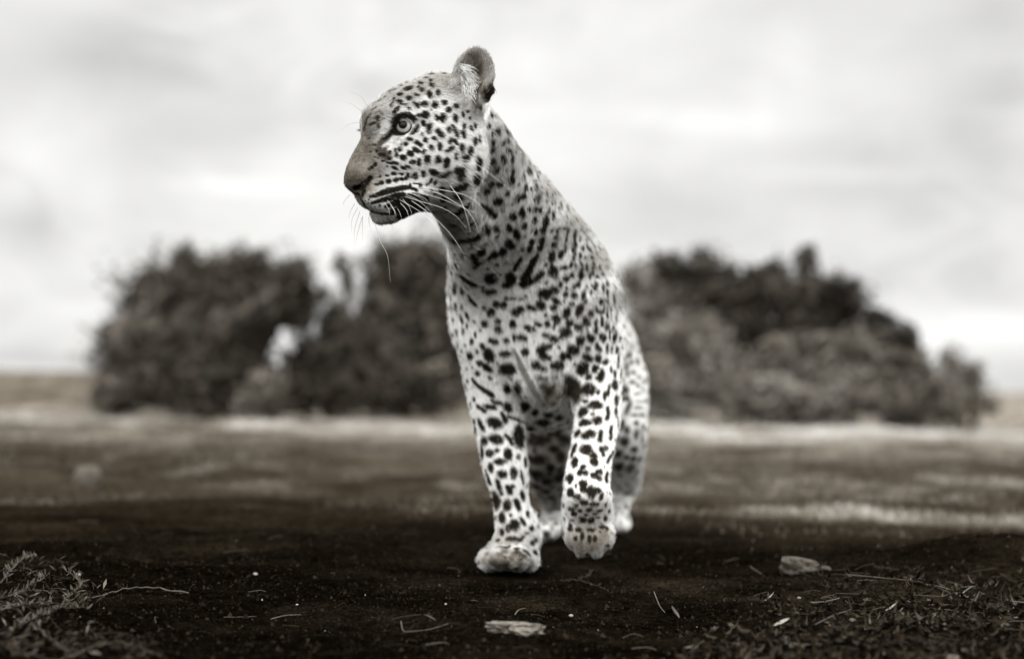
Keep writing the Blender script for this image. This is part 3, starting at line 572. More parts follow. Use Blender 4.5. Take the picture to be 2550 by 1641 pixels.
def coat(q, nz_=None):
    """linear grey of the coat at points q"""
    col = np.full(len(q), BASE)
    cell = .02; key = np.floor(q/cell).astype(np.int64)+1000; kk = (key[:, 0]*4096+key[:, 1])*4096+key[:, 2]
    order = np.argsort(kk, kind='stable'); sk = kk[order]; uk, st = np.unique(sk, return_index=True); en = np.r_[st[1:], len(sk)]
    look = dict(zip(uk.tolist(), zip(st.tolist(), en.tolist())))
    nz = vnoise(q*900)*.16+vnoise(q*260)*.16
    def near(c, R):
        a = np.floor((c-R)/cell).astype(int)+1000; b = np.floor((c+R)/cell).astype(int)+1000; r = []
        for x in range(a[0], b[0]+1):
            for y in range(a[1], b[1]+1):
                for z in range(a[2], b[2]+1):
                    t = look.get((x*4096+y)*4096+z)
                    if t: r.append(order[t[0]:t[1]])
        return np.concatenate(r) if r else np.zeros(0, int)
    col *= 1-.06*np.clip(vnoise(q*35)+.2, 0, 1)
    if nz_ is not None:      # tan back, nape and crown, white underside; darkening also tames overlit upward-facing fur
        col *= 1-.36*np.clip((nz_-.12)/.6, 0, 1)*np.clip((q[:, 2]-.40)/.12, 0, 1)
    for lst, tone in ((TN3, True), (SP3, False)):
        for c, n, a, b, val, soft in lst:
            R = max(np.linalg.norm(a), np.linalg.norm(b))*(1+soft)
            i = near(c, R)
            if not len(i): continue
            d = q[i]-c; A_ = d@a; B_ = d@b; g = np.array([[a@a, a@b], [a@b, b@b]]); gi = np.linalg.inv(g+np.eye(2)*1e-12)
            x = gi[0, 0]*A_+gi[0, 1]*B_; y = gi[1, 0]*A_+gi[1, 1]*B_
            r = np.sqrt(x*x+y*y)+(0 if tone else nz[i]); dn = np.abs(d@n)
            w = np.clip((1+soft-r)/(2*soft), 0, 1); w = w*w*(3-2*w)*(dn < max(.012, R))
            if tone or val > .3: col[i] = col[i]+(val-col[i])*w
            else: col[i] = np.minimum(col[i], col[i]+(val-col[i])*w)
    return col

# flow and length of the coat over the body
FLV = np.zeros((len(BV), 3)); HLV = np.zeros(len(BV)); WS = np.zeros(len(BV))
for d in PR:
    if d['op'] != '+': continue
    lo, hi = bbox(d, .06); m = np.nonzero(((BV > lo) & (BV < hi)).all(1))[0]
    w = np.exp(-np.maximum(sd(d, BV[m]), -.01)/.010)
    FLV[m] += w[:, None]*d['flow']; HLV[m] += w*LEN[d['reg']]; WS[m] += w
HLV /= np.maximum(WS, 1e-9); FLV -= BN*(FLV*BN).sum(1)[:, None]; FLV = nrm(FLV)
NOSE = H(880, 462, 8)
nd = np.linalg.norm(BV-NOSE, axis=1); HLV *= np.clip((nd-.016)/.03, .6, 1)
FLV[nd < .0001] = 0
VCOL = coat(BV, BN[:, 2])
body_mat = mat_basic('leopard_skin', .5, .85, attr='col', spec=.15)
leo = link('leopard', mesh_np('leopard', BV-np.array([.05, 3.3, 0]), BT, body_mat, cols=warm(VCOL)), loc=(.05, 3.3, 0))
tag(leo, 'spotted leopard walking forward with one front paw lifted, head turned to the side', 'leopard')
LO = Vector((.05, 3.3, 0))
def child(name, data, parent=None, world=None):
    o = link(name, data, parent or leo)
    base = LO if parent is None else Vector(parent['_w'])
    w = Vector(world) if world is not None else LO
    o.location = w-base; o['_w'] = tuple(w)
    return o

def hair_mat():
    m = bpy.data.materials.new('leopard_fur'); m.use_nodes = True; nt = m.node_tree; b = nt.nodes['Principled BSDF']
    a = nt.nodes.new('ShaderNodeAttribute'); a.attribute_name = 'col'; nt.links.new(a.outputs['Color'], b.inputs['Base Color'])
    b.inputs['Roughness'].default_value = .55; b.inputs['Specular IOR Level'].default_value = .10
    return m
def curves(name, pts, rad, col, mat):
    """pts (n,k,3), rad (n,k), col (n,3) -> hair curves datablock"""
    n, k = pts.shape[:2]
    h = bpy.data.hair_curves.new(name); h.add_curves([k]*n)
    h.attributes['position'].data.foreach_set('vector', pts.astype(np.float32).ravel())
    r = h.attributes.get('radius') or h.attributes.new('radius', 'FLOAT', 'POINT')
    r.data.foreach_set('value', rad.astype(np.float32).ravel())
    col = np.asarray(col); dom = 'POINT' if len(col) == n*k else 'CURVE'
    a = h.attributes.new('col', 'FLOAT_COLOR', dom); c = np.ones((len(col), 4), np.float32); c[:, :3] = col; a.data.foreach_set('color', c.ravel())
    h.materials.append(mat); return h
def grow(NH=700000):
    rng = np.random.default_rng(3)
    cen = BV[BT].mean(1); fn = nrm(np.cross(BV[BT[:, 1]]-BV[BT[:, 0]], BV[BT[:, 2]]-BV[BT[:, 0]]))
    fa = np.linalg.norm(np.cross(BV[BT[:, 1]]-BV[BT[:, 0]], BV[BT[:, 2]]-BV[BT[:, 0]]), axis=1)
    face = (fn*nrm(CAM-cen)).sum(1)
    dens = np.where(face > -.25, 1.0, .12)
    dens = dens*np.where((cen[:, 2] > .58) & (cen[:, 0] < .02) & (cen[:, 1] < 3.15), 3.4, 1.0)*np.where(cen[:, 1] > 3.45, .6, 1)
    pr = fa*dens; pr /= pr.sum()
    t = BT[rng.choice(len(BT), NH, p=pr)]
    a, b = rng.random(NH), rng.random(NH); s = a+b > 1; a[s] = 1-a[s]; b[s] = 1-b[s]; w = np.stack([1-a-b, a, b], 1)
    g = lambda X: (X[t]*w.reshape(NH, 3, *([1]*(X.ndim-1)))).sum(1)
    q = g(BV); n = nrm(g(BN)); f = nrm(g(FLV)); L = g(HLV)
    # keep the eyes and the nose leather bare
    bare = (np.linalg.norm(q-(EYE+EG*.012), axis=1) < EYR*.93) | (np.linalg.norm(q-(EYE2+EG2*.012), axis=1) < EYR*.93)
    nu = H(884, 470, 10); bare |= (np.linalg.norm((q-nu)*np.array([1, 1, 1.15]), axis=1) < .017)
    keep = ~bare; q, n, f, L = q[keep], n[keep], f[keep], L[keep]; N = len(q)
    clump = np.stack([vnoise(q*120+i*31.7) for i in range(3)], 1); fine = rng.normal(size=(N, 3))
    wav = np.stack([vnoise(q*22+i*9.1) for i in range(3)], 1)
    hh = (q[:, 2] > .60)[:, None]*1.; f = nrm(f+clump*(.22+.1*hh)+fine*.2+wav*(.12+.1*hh)); f = nrm(f-n*(f*n).sum(1)[:, None])
    L = L*rng.uniform(.65, 1.2, N)*(1+.25*clump[:, 0])
    lift = .40+.16*clump[:, 1]+rng.normal(size=N)*.08
    guard = rng.random(N) < .06; L = np.where(guard, L*1.7, L); lift = np.where(guard, lift+.22, lift)
    ts = np.array([0, .35, .7, 1.0]); P4 = np.empty((N, 4, 3))
    for k, x in enumerate(ts):
        al = lift*(1-.55*x); P4[:, k] = q+f*(L*x*np.cos(al))[:, None]+n*(L*(x-.25*x*x)*np.sin(al)*1.25)[:, None]-n*.0004
    P4[:, :, 2] = np.maximum(P4[:, :, 2], .001)
    jit = rng.normal(size=N)*np.where(q[:, 2] > .6, .05, .10)*L
    cc = []
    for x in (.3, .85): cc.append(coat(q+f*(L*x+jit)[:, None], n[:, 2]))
    c = np.stack([cc[0], cc[0], cc[1], cc[1]], 1).ravel(); q4 = np.repeat(q, 4, 0); rp = lambda X: np.repeat(X, 4)
    c = c*(1+rp(rng.normal(size=N)*.12-np.abs(clump[:, 2])*.06)); 
    stray = rp(rng.random(N)); c = np.where((stray < .06) & (c > .3), c*.3, c); c = np.where((stray > .985) & (c < .2), .3, c)
    c = c*(1+.5*np.clip(.6-c, 0, .3)*rp(vnoise(q*420))+.9*np.clip(.5-c, 0, .3)*rp(rng.normal(size=N))); c = np.clip(c, .005, .96)
    hd = (q[:, 2] > .58) & (q[:, 0] < .02) & (q[:, 1] < 3.15)
    r0 = np.where(hd, .00027, .00040); rad = r0[:, None]*np.array([1, .9, .62, .12])[None]
    return P4, rad, warm(c)
FM_ = hair_mat()
_p, _r, _c = grow()
fur = child('fur', curves('fur', _p-np.array(LO), _r, _c, FM_)); fur['kind'] = 'stuff'
# ------------------------------------------------------------------ eyes, ear hair, whiskers, toes
def frame_rot(z, up=(0, 0, 1)):
    z = nrm(z); x = nrm(np.cross(up, z)); y = np.cross(z, x); return Matrix((x, y, z)).transposed()
m_ball = mat_basic('eye_ball', .008, .3, spec=.2)
m_iris = bpy.data.materials.new('eye_iris'); m_iris.use_nodes = True
def iris_nodes():
    nt = m_iris.node_tree; N = nt.nodes; L = nt.links; b = N['Principled BSDF']; b.inputs['Roughness'].default_value = .12; b.inputs['Coat Weight'].default_value = .15
    a = N.new('ShaderNodeAttribute'); a.attribute_name = 'col'; L.new(a.outputs['Color'], b.inputs['Base Color'])
iris_nodes()
m_pupil = mat_basic('eye_pupil', .002, .25, spec=.25)
def cap_mesh(name, r, a0, a1, mat, cols=None, seg=40, rings=10):
    """a ring of sphere between polar angles a0..a1 about +Z"""
    th = np.linspace(a0, a1, rings); ph = np.arange(seg)*2*math.pi/seg
    v = np.stack([r*np.sin(th)[:, None]*np.cos(ph), r*np.sin(th)[:, None]*np.sin(ph), r*np.cos(th)[:, None]*np.ones(seg)], -1).reshape(-1, 3)
    i = np.arange(rings-1)[:, None]*seg; j = np.arange(seg)[None]
    f = np.stack([i+j, i+seg+j, i+seg+(j+1) % seg, i+(j+1) % seg], -1).reshape(-1, 4)
    c = None
    if cols:
        t = (np.repeat(th, seg)-a0)/(a1-a0); pp = np.tile(ph, rings)
        g = np.interp(t, [0, .12, .3, .8, .95, 1], cols)*(1+.12*np.sin(pp*23)+.08*np.sin(pp*41+1)); c = warm(np.clip(g, 0, 1))
    return mesh_np(name, v, f, mat, cols=c)
def make_eye(pos, gaze):
    e = child('eye', cap_mesh('eye', EYR, .001, 3.14, m_ball, seg=40, rings=24), None, pos)
    e.rotation_euler = frame_rot(gaze).to_euler()
    for nm, a0, a1, mt, r, cc in (('iris', .40, .84, m_iris, 1.012, (.15, .36, .58, .50, .28, .04)), ('pupil', .001, .41, m_pupil, 1.014, None)):
        o = link(nm, cap_mesh(nm, EYR*r, a0, a1, mt, cc), e)
    return e
make_eye(EYE, nrm(EG-HF*.05+HU*.08)); make_eye(EYE2, EG2)
def crv(name, pts, r0, mat, parent=None, n=10, taper=.15):
    p = spline(pts, n); r = r0*np.linspace(1, taper, n); v, f = tube(p, r, 5)
    c = p[0]; o = child(name, mesh_np(name, v-c, f, mat), parent, c); return o
m_wh = mat_basic('whisker_white', .92, .35, spec=.5); m_wd = mat_basic('whisker_dark', .10, .4)
WK = [([(850,365),(1100,385),(1400,440),(1560,520),(1665,640)],.55),([(900,385),(1150,430),(1350,540),(1450,600),(1540,720),(1590,860)],.5),([(850,405),(1150,480),(1400,580),(1650,680)],.4),
      ([(1265,325),(1380,480),(1450,640),(1510,880)],.45),([(790,465),(1000,530),(1200,590),(1350,680),(1460,805)],.45),([(735,495),(950,620),(1100,740),(1160,850)],.35),
      ([(860,505),(1000,600),(1200,770),(1350,950),(1460,1145)],.45),([(1375,80),(1500,95),(1650,180),(1800,300),(1950,420)],.4),([(1360,120),(1500,200),(1650,330)],.35),
      ([(610,500),(680,590),(715,670)],.35),([(570,520),(630,600),(640,670)],.3),([(750,530),(820,610),(845,690)],.4),([(720,590),(770,710)],.35),([(830,420),(950,470),(1030,530)],.35),
      ([(775,490),(850,580),(880,660)],.35),([(650,560),(690,620),(700,680)],.35),([(840,430),(1000,480),(1110,590)],.3),([(800,445),(930,500),(1050,600),(1120,680)],.3)]
for pts, w in WK:
    n = len(pts); out = []
    h = hit(820+pts[0][0]/4.273, 380+pts[0][1]/4.273)
    y0 = h[0][1] if h is not None else YH-.05
    for i, (x, y) in enumerate(pts):
        out.append(P(820+x/4.273, 380+y/4.273, y0+.002-.030*(i/(n-1))**.8*(1 if n > 2 else .5)))
    if len(out) == 2: out.insert(1, (out[0]+out[1])/2+np.array([0.001, -.002, .001]))
    crv('whisker', out, .00042*w/.5, m_wh, n=14)
WL = [[(270,545),(220,640),(210,720)],[(300,590),(240,720),(240,860)],[(325,630),(270,820),(265,1060)],[(350,690),(300,860),(280,980)],[(355,680),(352,800),(350,940)],[(220,450),(160,520),(150,560)],[(640,700),(672,780),(676,830)],[(420,690),(425,760),(450,850)]]
for pts in WL: crv('whisker', [P(820+x/4.273, 380+y/4.273, YH-.025+.004*i) for i, (x, y) in enumerate(pts)], .0003, m_wd, n=10)
crv('whisker', [P(820+x/4.273, 380+y/4.273, YH-.05) for x, y in [(490,770),(540,940),(620,1100),(650,1380)]], .0005, mat_basic('whisker_pale', .6, .4), n=14)
crv('whisker', [P(820+x/4.273, 380+y/4.273, YH-.115) for x, y in [(830,275),(1000,242),(1130,240)]], .0006, m_wd, n=10)
for pts in [[(400,790),(330,680),(200,630)],[(350,850),(240,770),(140,740)],[(310,960),(200,990),(80,1080)]]:
    crv('brow_whisker', [P(820+x/4.273, 80+y/4.273, YH-.02+.004*i) for i, (x, y) in enumerate(pts)], .0002, m_wd, n=10)
for dy in (-8, 0, 8): crv('eyelash', [P(820+345/4.273, 80+(1050+dy*.3)/4.273, YH-.02), P(820+315/4.273, 80+(1047+dy)/4.273, YH-.02), P(820+285/4.273, 80+(1046+dy*1.6)/4.273, YH-.02)], .0008, mat_basic('lash', .01), n=5)
# long pale hair in the ear
def ear_hair():
    rng = np.random.default_rng(5); pts = []; rad = []; col = []
    def put(x0, y0, x1, y1, bend, dy, r, g, k=6):
        a = np.array([x0, y0]); b = np.array([x1, y1]); m = (a+b)/2+np.array([-(b-a)[1], (b-a)[0]])*bend
        t = np.linspace(0, 1, k)[:, None]; c = (1-t)**2*a+2*t*(1-t)*m+t*t*b
        h = hit(820+x0/4.273, 80+y0/4.273); y = (h[0][1] if h is not None else EC[1])
        if y > EC[1]+.03: y = EC[1]
        pts.append(np.array([P(820+p[0]/4.273, 80+p[1]/4.273, y+.001-dy*math.sin(s*1.6)) for p, s in zip(c, t[:, 0])])); rad.append(r*np.linspace(1, .15, k)); col.append(g)
    for i in range(190):    # the white fringe from the front edge, sweeping over the opening
        s = rng.random(); x0 = 1390+130*s+rng.normal()*22; y0 = 350+240*s+rng.normal()*26
        L = rng.uniform(70, 190); an = math.radians(rng.normal(28+25*s, 22))
        put(x0, y0, x0+L*math.cos(an), y0+L*math.sin(an), rng.uniform(-.28, -.05), rng.uniform(.006, .014), .00042, rng.uniform(.6, .96))
    for i in range(150):    # locks falling out of the lower notch
        x0 = 1480+rng.normal()*45; y0 = 560+rng.normal()*50; L = rng.uniform(60, 150); an = math.radians(rng.normal(62, 22))
        put(x0, y0, x0+L*math.cos(an), y0+L*math.sin(an), rng.uniform(-.2, .1), rng.uniform(.004, .012), .00045, rng.uniform(.6, .95))
    for i in range(700):    # short hair on the rim, pointing inwards and up
        an0 = rng.uniform(-2.9, 1.2); x0 = 1560+150*math.cos(an0)*rng.uniform(.75, 1); y0 = 380+190*math.sin(an0)*rng.uniform(.8, 1)
        L = rng.uniform(30, 75); an = math.radians(rng.normal(-75, 35)); put(x0, y0, x0+L*math.cos(an), y0+L*math.sin(an), 0, .003, .00026, rng.uniform(.15, .5))
    for i in range(300):    # front edge fur sweeping up to the ear
        x0 = 1230+rng.uniform(0, 180); y0 = 560-.35*(x0-1230)+rng.normal()*35; L = rng.uniform(50, 100); an = math.radians(rng.normal(-30, 18))
        put(x0, y0, x0+L*math.cos(an), y0+L*math.sin(an), .1, .004, .00028, rng.uniform(.25, .8))
    o = child('ear_hair', curves('ear_hair', np.array(pts)-np.array(LO), np.array(rad), warm(np.array(col)), FM_)); o['kind'] = 'stuff'
ear_hair()
# pale ruff line behind the cheek
def ruff():
    rng = np.random.default_rng(6); pts = []; rad = []; col = []
    line = [(1745,735),(1690,860),(1650,960),(1635,1060),(1660,1180),(1680,1300),(1670,1420),(1640,1520)]
    X = spline([(a, b, 0) for a, b in line], 60)
    for i in range(520):
        x, y, _ = X[rng.integers(60)]; x += rng.normal()*9; L = rng.uniform(60, 130); an = math.radians(rng.normal(92, 12))
        p0 = (x, y-L*.5); p1 = (x+L*math.cos(an), y+L*.5*math.sin(an)); h = hit(820+x/4.273, 80+y/4.273)
        if h is None: continue
        Y = h[0][1]-.006
        pts.append(np.array([P(820+(p0[0]+(p1[0]-p0[0])*t)/4.273, 80+(p0[1]+(p1[1]-p0[1])*t)/4.273, Y-.003*math.sin(3*t)) for t in np.linspace(0, 1, 5)])); rad.append(.0003*np.array([.3, 1, 1, .8, .1])); col.append(rng.uniform(.8, .95))
    o = child('ruff', curves('ruff', np.array(pts)-np.array(LO), np.array(rad), warm(np.array(col)), FM_)); o['kind'] = 'stuff'
ruff()
# ------------------------------------------------------------------ ground
FEET = np.array([G(1270, 1432)[:2], G(1362, 1343)[:2], G(1546, 1326)[:2], G(1470, 1410)[:2]])
def height(x, y):
    p = np.stack([x, y, np.zeros_like(x)], -1).reshape(-1, 3)
    near = np.clip((7-p[:, 1])/4, 0, 1)
    h = fbm(p*np.array([1.1, 1.1, 1])+5, 3)*.035*np.clip((p[:, 1]-1)/3, .5, 1) + fbm(p*5+9, 4)*.022*near + fbm(p*26, 3)*.006*near
    h += fbm(p*np.array([.4, .35, 1])+40, 3)*np.clip((p[:, 1]-5)/8, 0, 1)*.07+fbm(p*np.array([1.7, 1.0, 1])+80, 4)*np.clip((p[:, 1]-4.2)/1.5, 0, 1)*np.clip((14-p[:, 1])/5, 0, 1)*.045
    h += .05*np.exp(-(((p[:, 0]-.98)/.22)**2+((p[:, 1]-3.35)/.20)**2))
    far = np.clip((p[:, 1]-35)/200, 0, 1); h += far**1.3*(fbm(p*np.array([.004, .002, 1])+3, 3)*4.5)
    d = np.min(np.linalg.norm(p[:, None, :2]-FEET[None], axis=2), axis=1)
    m = np.clip((d-.10)/.35, 0, 1); m = m*m*(3-2*m)
    return (h*m-.002*(1-m)).reshape(np.shape(x))
def cover(x, y):
    """how much dry grass stands on the ground, 0..1, and how pale it is"""
    p = np.stack([x, y, np.zeros_like(x)], -1).reshape(-1, 3); X, Y = p[:, 0], p[:, 1]
    n = fbm(p*np.array([1.8, 1.1, 1])+2, 4); n2 = fbm(p*np.array([5, 3.6, 1])+7, 3); n3 = fbm(p*np.array([.6, .5, 1])+71, 3)
    edge = 4.4+1.6*n3+1.0*n+.15*np.sin(X*1.3+.6)-.10*X*(X > 0)+np.where(X < -.2, .9, 0)*np.clip((-X-.2)*2, 0, 1)
    c = np.clip((Y-edge)/2.4+n*1.0, 0, 1)*np.clip(.42+1.5*n+1.3*n2+.06*(Y-5), .03, 1)
    edge2 = 4.62+.12*n3+.12*np.sin(X*1.3+.6)-.10*X; strip = np.exp(-((Y-(edge2+.24))/(.20+.1*n))**2)*np.clip((X-.15)/.4, 0, 1)                # the pale verge on the right
    c = np.maximum(c, strip*np.clip(.9+1.2*n2, 0, 1))
    patch = np.exp(-(((X+1.38)/.24)**2+((Y-4.65)/.13)**2)*1.0)+np.exp(-(((X+1.12)/.10)**2+((Y-4.95)/.08)**2))
    c = np.maximum(c, np.clip(patch*(1+n2), 0, 1))
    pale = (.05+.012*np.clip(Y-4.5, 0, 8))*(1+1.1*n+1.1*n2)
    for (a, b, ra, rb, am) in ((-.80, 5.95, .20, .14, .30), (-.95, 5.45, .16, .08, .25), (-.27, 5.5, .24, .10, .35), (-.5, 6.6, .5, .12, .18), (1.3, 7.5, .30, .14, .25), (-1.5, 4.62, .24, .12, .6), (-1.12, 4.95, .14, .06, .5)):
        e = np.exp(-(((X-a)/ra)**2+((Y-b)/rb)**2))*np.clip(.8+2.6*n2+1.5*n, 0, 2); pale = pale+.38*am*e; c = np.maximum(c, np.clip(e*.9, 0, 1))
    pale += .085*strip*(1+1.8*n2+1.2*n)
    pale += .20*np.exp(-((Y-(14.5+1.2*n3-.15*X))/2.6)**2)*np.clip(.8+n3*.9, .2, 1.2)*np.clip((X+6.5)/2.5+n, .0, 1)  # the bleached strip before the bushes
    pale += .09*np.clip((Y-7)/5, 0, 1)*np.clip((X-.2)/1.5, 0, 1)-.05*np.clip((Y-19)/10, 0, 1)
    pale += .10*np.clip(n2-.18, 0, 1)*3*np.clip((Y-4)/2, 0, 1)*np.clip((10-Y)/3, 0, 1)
    pale -= .02*np.clip((-X-.1)/.8, 0, 1)*np.clip((9-Y)/3, 0, 1)
    pale *= 1-.5*np.clip((-X-.2)/1.5, 0, 1)*np.clip((10-Y)/3, 0, 1)
    return np.clip(c, 0, 1).reshape(np.shape(x)), np.clip(pale*(.66+.22*np.clip((Y-11)/3, 0, 1)+.16*strip), .02, .6).reshape(np.shape(x))
def build_ground():
    ys = np.concatenate([np.linspace(-3.0, 1.2, 40)[:-1], np.linspace(1.2, 4.8, 420)[:-1], 4.8*np.exp(np.linspace(0, math.log(2400/4.8), 420))])
    an = np.tan(np.linspace(-1, 1, 620)*math.radians(47)); X = an[None, :]*(ys[:, None]*.62+6*np.exp(-np.abs(ys[:, None])/6)+1.0)*1.25; Yg = np.repeat(ys[:, None], len(an), 1)
    Z = height(X, Yg); c, pl = cover(X, Yg)
    q = np.stack([X, Yg, Z], -1).reshape(-1, 3)
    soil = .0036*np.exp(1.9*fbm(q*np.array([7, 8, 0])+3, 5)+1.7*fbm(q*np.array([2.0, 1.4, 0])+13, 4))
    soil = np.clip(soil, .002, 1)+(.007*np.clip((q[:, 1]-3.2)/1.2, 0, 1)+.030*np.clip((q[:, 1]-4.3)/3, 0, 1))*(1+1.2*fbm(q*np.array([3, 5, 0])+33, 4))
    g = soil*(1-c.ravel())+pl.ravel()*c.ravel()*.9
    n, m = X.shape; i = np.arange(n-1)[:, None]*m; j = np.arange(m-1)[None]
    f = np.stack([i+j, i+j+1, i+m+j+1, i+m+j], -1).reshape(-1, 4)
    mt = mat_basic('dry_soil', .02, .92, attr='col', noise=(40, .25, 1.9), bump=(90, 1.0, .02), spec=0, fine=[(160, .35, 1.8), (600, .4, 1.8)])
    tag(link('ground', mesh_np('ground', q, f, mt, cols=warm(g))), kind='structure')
    a = 2600.; v = [(-a, -a, -6), (a, -a, -6), (a, a, -6), (-a, a, -6)]
    tag(link('plain', mesh_np('plain', v, [(0, 1, 2, 3)], mat_basic('plain', .06, .95, noise=(.02, .7, 1.2)))), kind='structure')
build_ground()
def hz(x, y): return float(height(np.array([x], float), np.array([y], float))[0])
def on(u, v):
    g = G(u, v); z = hz(g[0], g[1]); g = G(u, v, z); return np.array([g[0], g[1], hz(g[0], g[1])])

def blades(name, n, region, hgt, wid, mat, seed, dens=None, flat=0.0, label=None, cat=None):
    rng = np.random.default_rng(seed); x0, x1, y0, y1 = region
    t = rng.random(n); y = y0*(y1/y0)**t; x = rng.uniform(x0, x1, n)*(1 if x1-x0 < 3 else 1)*np.where(np.ones(n) > 0, 1, 1)
    x = x*np.clip(y/y1, .15, 1) if x1-x0 > 6 else x
    c, pl = cover(x, y); k = rng.random(n) < (c if dens is None else dens(x, y)); x, y, c, pl = x[k], y[k], c[k], pl[k]; m = len(x)
    z = height(x, y); h = hgt*rng.uniform(.4, 1.3, m)*(1+.4*np.clip(y-6, 0, 12)/12); a = rng.uniform(0, 6.283, m); ln = rng.uniform(.2, 1.1+flat, m)
    w = wid*rng.uniform(.6, 1.4, m)*(1+np.clip(y-4, 0, 20)/6)
    b = np.stack([x, y, z-.002], 1); dr = np.stack([np.cos(a), np.sin(a), 0*a], 1); sd_ = np.stack([-np.sin(a), np.cos(a), 0*a], 1)
    tip = b+dr*(h*ln)[:, None]+np.array([0, 0, 1])*(h*(1-.4*ln*(1-flat*.3)).clip(.1))[:, None]; mid = b+dr*(h*ln*.35)[:, None]+np.array([0, 0, 1])*(h*.55)[:, None]
    V = np.stack([b-sd_*w[:, None]/2, b+sd_*w[:, None]/2, mid+sd_*w[:, None]*.4, mid-sd_*w[:, None]*.4, tip], 1)
    i = np.arange(m)[:, None]*5
    F = np.concatenate([i+[0, 1, 2], i+[0, 2, 3], i+[3, 2, 4]])
    g = np.repeat(pl*rng.uniform(.5, 1.9, m), 5)
    o = link(name, mesh_np(name, V.reshape(-1, 3), F, mat, False, warm(np.clip(g, .02, .6)))); tag(o, label, cat, kind='stuff'); return o
m_grass = mat_basic('dry_grass', .2, .9, attr='col', spec=.02)
blades('grass', 150000, (-7.5, 7.5, 4.0, 19), .020, .0035, m_grass, 21, label='short dry grass in pale patches behind the leopard', cat='grass')

# ------------------------------------------------------------------ bushes and trees far behind
def leafy(blobs, n, size, Yd, depth, seed, droop=0.0, sprays=1.0, tone=.10):
    """leaf clumps through a set of rounded masses; blobs: (u, v, ru, rv) in the picture at distance Yd"""
    n = int(n*1.7); size = size*.72; rng = np.random.default_rng(seed); b = np.array(blobs, float); area = b[:, 2]*b[:, 3]; k = rng.choice(len(b), n, p=area/area.sum())
    # sub-clumps inside every mass
    nc = 42; sub = nrm(rng.normal(size=(len(b), nc, 3)))*rng.uniform(.3, 1.08, (len(b), nc, 1)); spray = nrm(rng.normal(size=(len(b), nc, 3))*np.array([1, 1, .5])+np.array([0, 0, .6]))
    si = rng.integers(nc, size=n); on_twig = rng.random(n) < .5; o = sub[k, si]+np.where(on_twig[:, None], rng.normal(size=(n, 3))*.035+spray[k, si]*(rng.random(n)**1.3*.62)[:, None]*sprays, rng.normal(size=(n, 3))*.20)
    s = Yd/FPX; cen = np.array([P(u, v, Yd) for u, v in b[:, :2]])
    p = cen[k]+o*(1+.32*rng.random(n)**3)[:, None]*np.stack([b[k, 2]*s, np.minimum(b[k, 2], b[k, 3]*1.3)*s*depth, b[k, 3]*s], 1)
    nn = nrm(o*.6+rng.normal(size=(n, 3))*.7+np.array([0, 0, .35])); a = nrm(np.cross(nn, rng.normal(size=(n, 3)))); c = np.cross(nn, a)
    L = (size*rng.uniform(.6, 1.3, n))[:, None]; V = np.stack([p-a*L*.5, p+c*L*.26-a*L*.05, p+a*L*.5, p-c*L*.26-a*L*.05], 1)
    F = (np.arange(n)[:, None]*4+np.arange(4)[None])
    m = V.reshape(-1, 3); z = hz(cen[0, 0], Yd); ok = (V[:, :, 2].min(1) > z-.02); 
    g = tone*rng.uniform(.55, 1.5, n)*(1+.35*np.sin(k*12.9))*rng.uniform(.2, 1.75, (len(b), nc))[k, si]
    V = V[ok]; g = np.repeat(g[ok], 4); F = np.arange(len(V)*4).reshape(-1, 4)
    return V.reshape(-1, 3), F, warm(np.clip(g, .01, .5)), cen, b[:, 3]*s
m_leaf = mat_basic('bush_leaf', .08, .7, attr='col', spec=.25); m_bark = mat_basic('bark', .05, .9, noise=(20, .6, 1.4))
def bush(name, label, cat, base_uv, Yd, blobs, n, size, seed, tone, group=None, depth=1.0, stems=5, sprays=1.0):
    bx = P(*base_uv, Yd); bz = hz(bx[0], Yd); base = np.array([bx[0], Yd, bz])
    r = empty(name, base); tag(r, label, cat, group)
    V, F, C, cen, rr = leafy(blobs, n, size, Yd, depth, seed, tone=tone, sprays=sprays)
    me = mesh_np('foliage', V-base, F, m_leaf, False, C); o = link('foliage', me, r); o['kind'] = 'stuff'
    rng = np.random.default_rng(seed+1)
    ks = rng.permutation(len(cen))[:stems]
    for i, k in enumerate(ks):
        st = np.array([rng.uniform(-.12, .12), rng.uniform(-.12, .12), -.05]); en = cen[k]-base+np.array([0, 0, rr[k]*.3])
        en[1] += rng.uniform(-.3, .3)
        st = st+np.array([en[0]*.35, 0, 0]); mid = (st+en)/2+np.array([rng.uniform(-.15, .15), rng.uniform(-.1, .1), .05])
        B = Bag(); pts = spline([st, mid, en], 9); B.tube(pts, np.linspace(.045, .012, 9), 6)
        for t in range(3):
            q = pts[4+t]; e2 = q+nrm(rng.normal(size=3)+np.array([0, 0, .8]))*rng.uniform(.15, .35); B.tube(spline([q, (q+e2)/2+.02, e2], 5), np.linspace(.012, .004, 5), 5)
        link('stem', B.mesh('stem', m_bark), r)
    return r
YL = 16.5; YR = 17.5
bush('bush', 'large rounded dark bush farthest left, its crown breaking into spiky twigs', 'bush', (470, 1030), YL,
     [(300, 900, 56, 78), (330, 975, 80, 52), (290, 1010, 48, 26), (380, 800, 90, 90), (420, 920, 110, 100), (480, 730, 84, 62), (380, 715, 46, 44), (560, 690, 80, 50), (620, 665, 52, 34), (560, 820, 110, 100), (520, 960, 100, 64), (600, 950, 46, 72), (690, 740, 70, 66), (650, 800, 50, 56), (725, 745, 52, 60), (742, 800, 40, 22), (620, 890, 48, 60), (735, 690, 36, 44), (455, 655, 22, 30), (350, 735, 18, 34)], 40000, .075, 31, .062, sprays=2.1)
bush('bush', 'low pale dried bush in the gap between the two dark masses left of the leopard', 'bush', (665, 1030), YL-.5,
     [(660, 990, 46, 38), (685, 955, 28, 28), (630, 1010, 34, 24), (645, 945, 22, 24)], 5000, .07, 32, .12, stems=3)
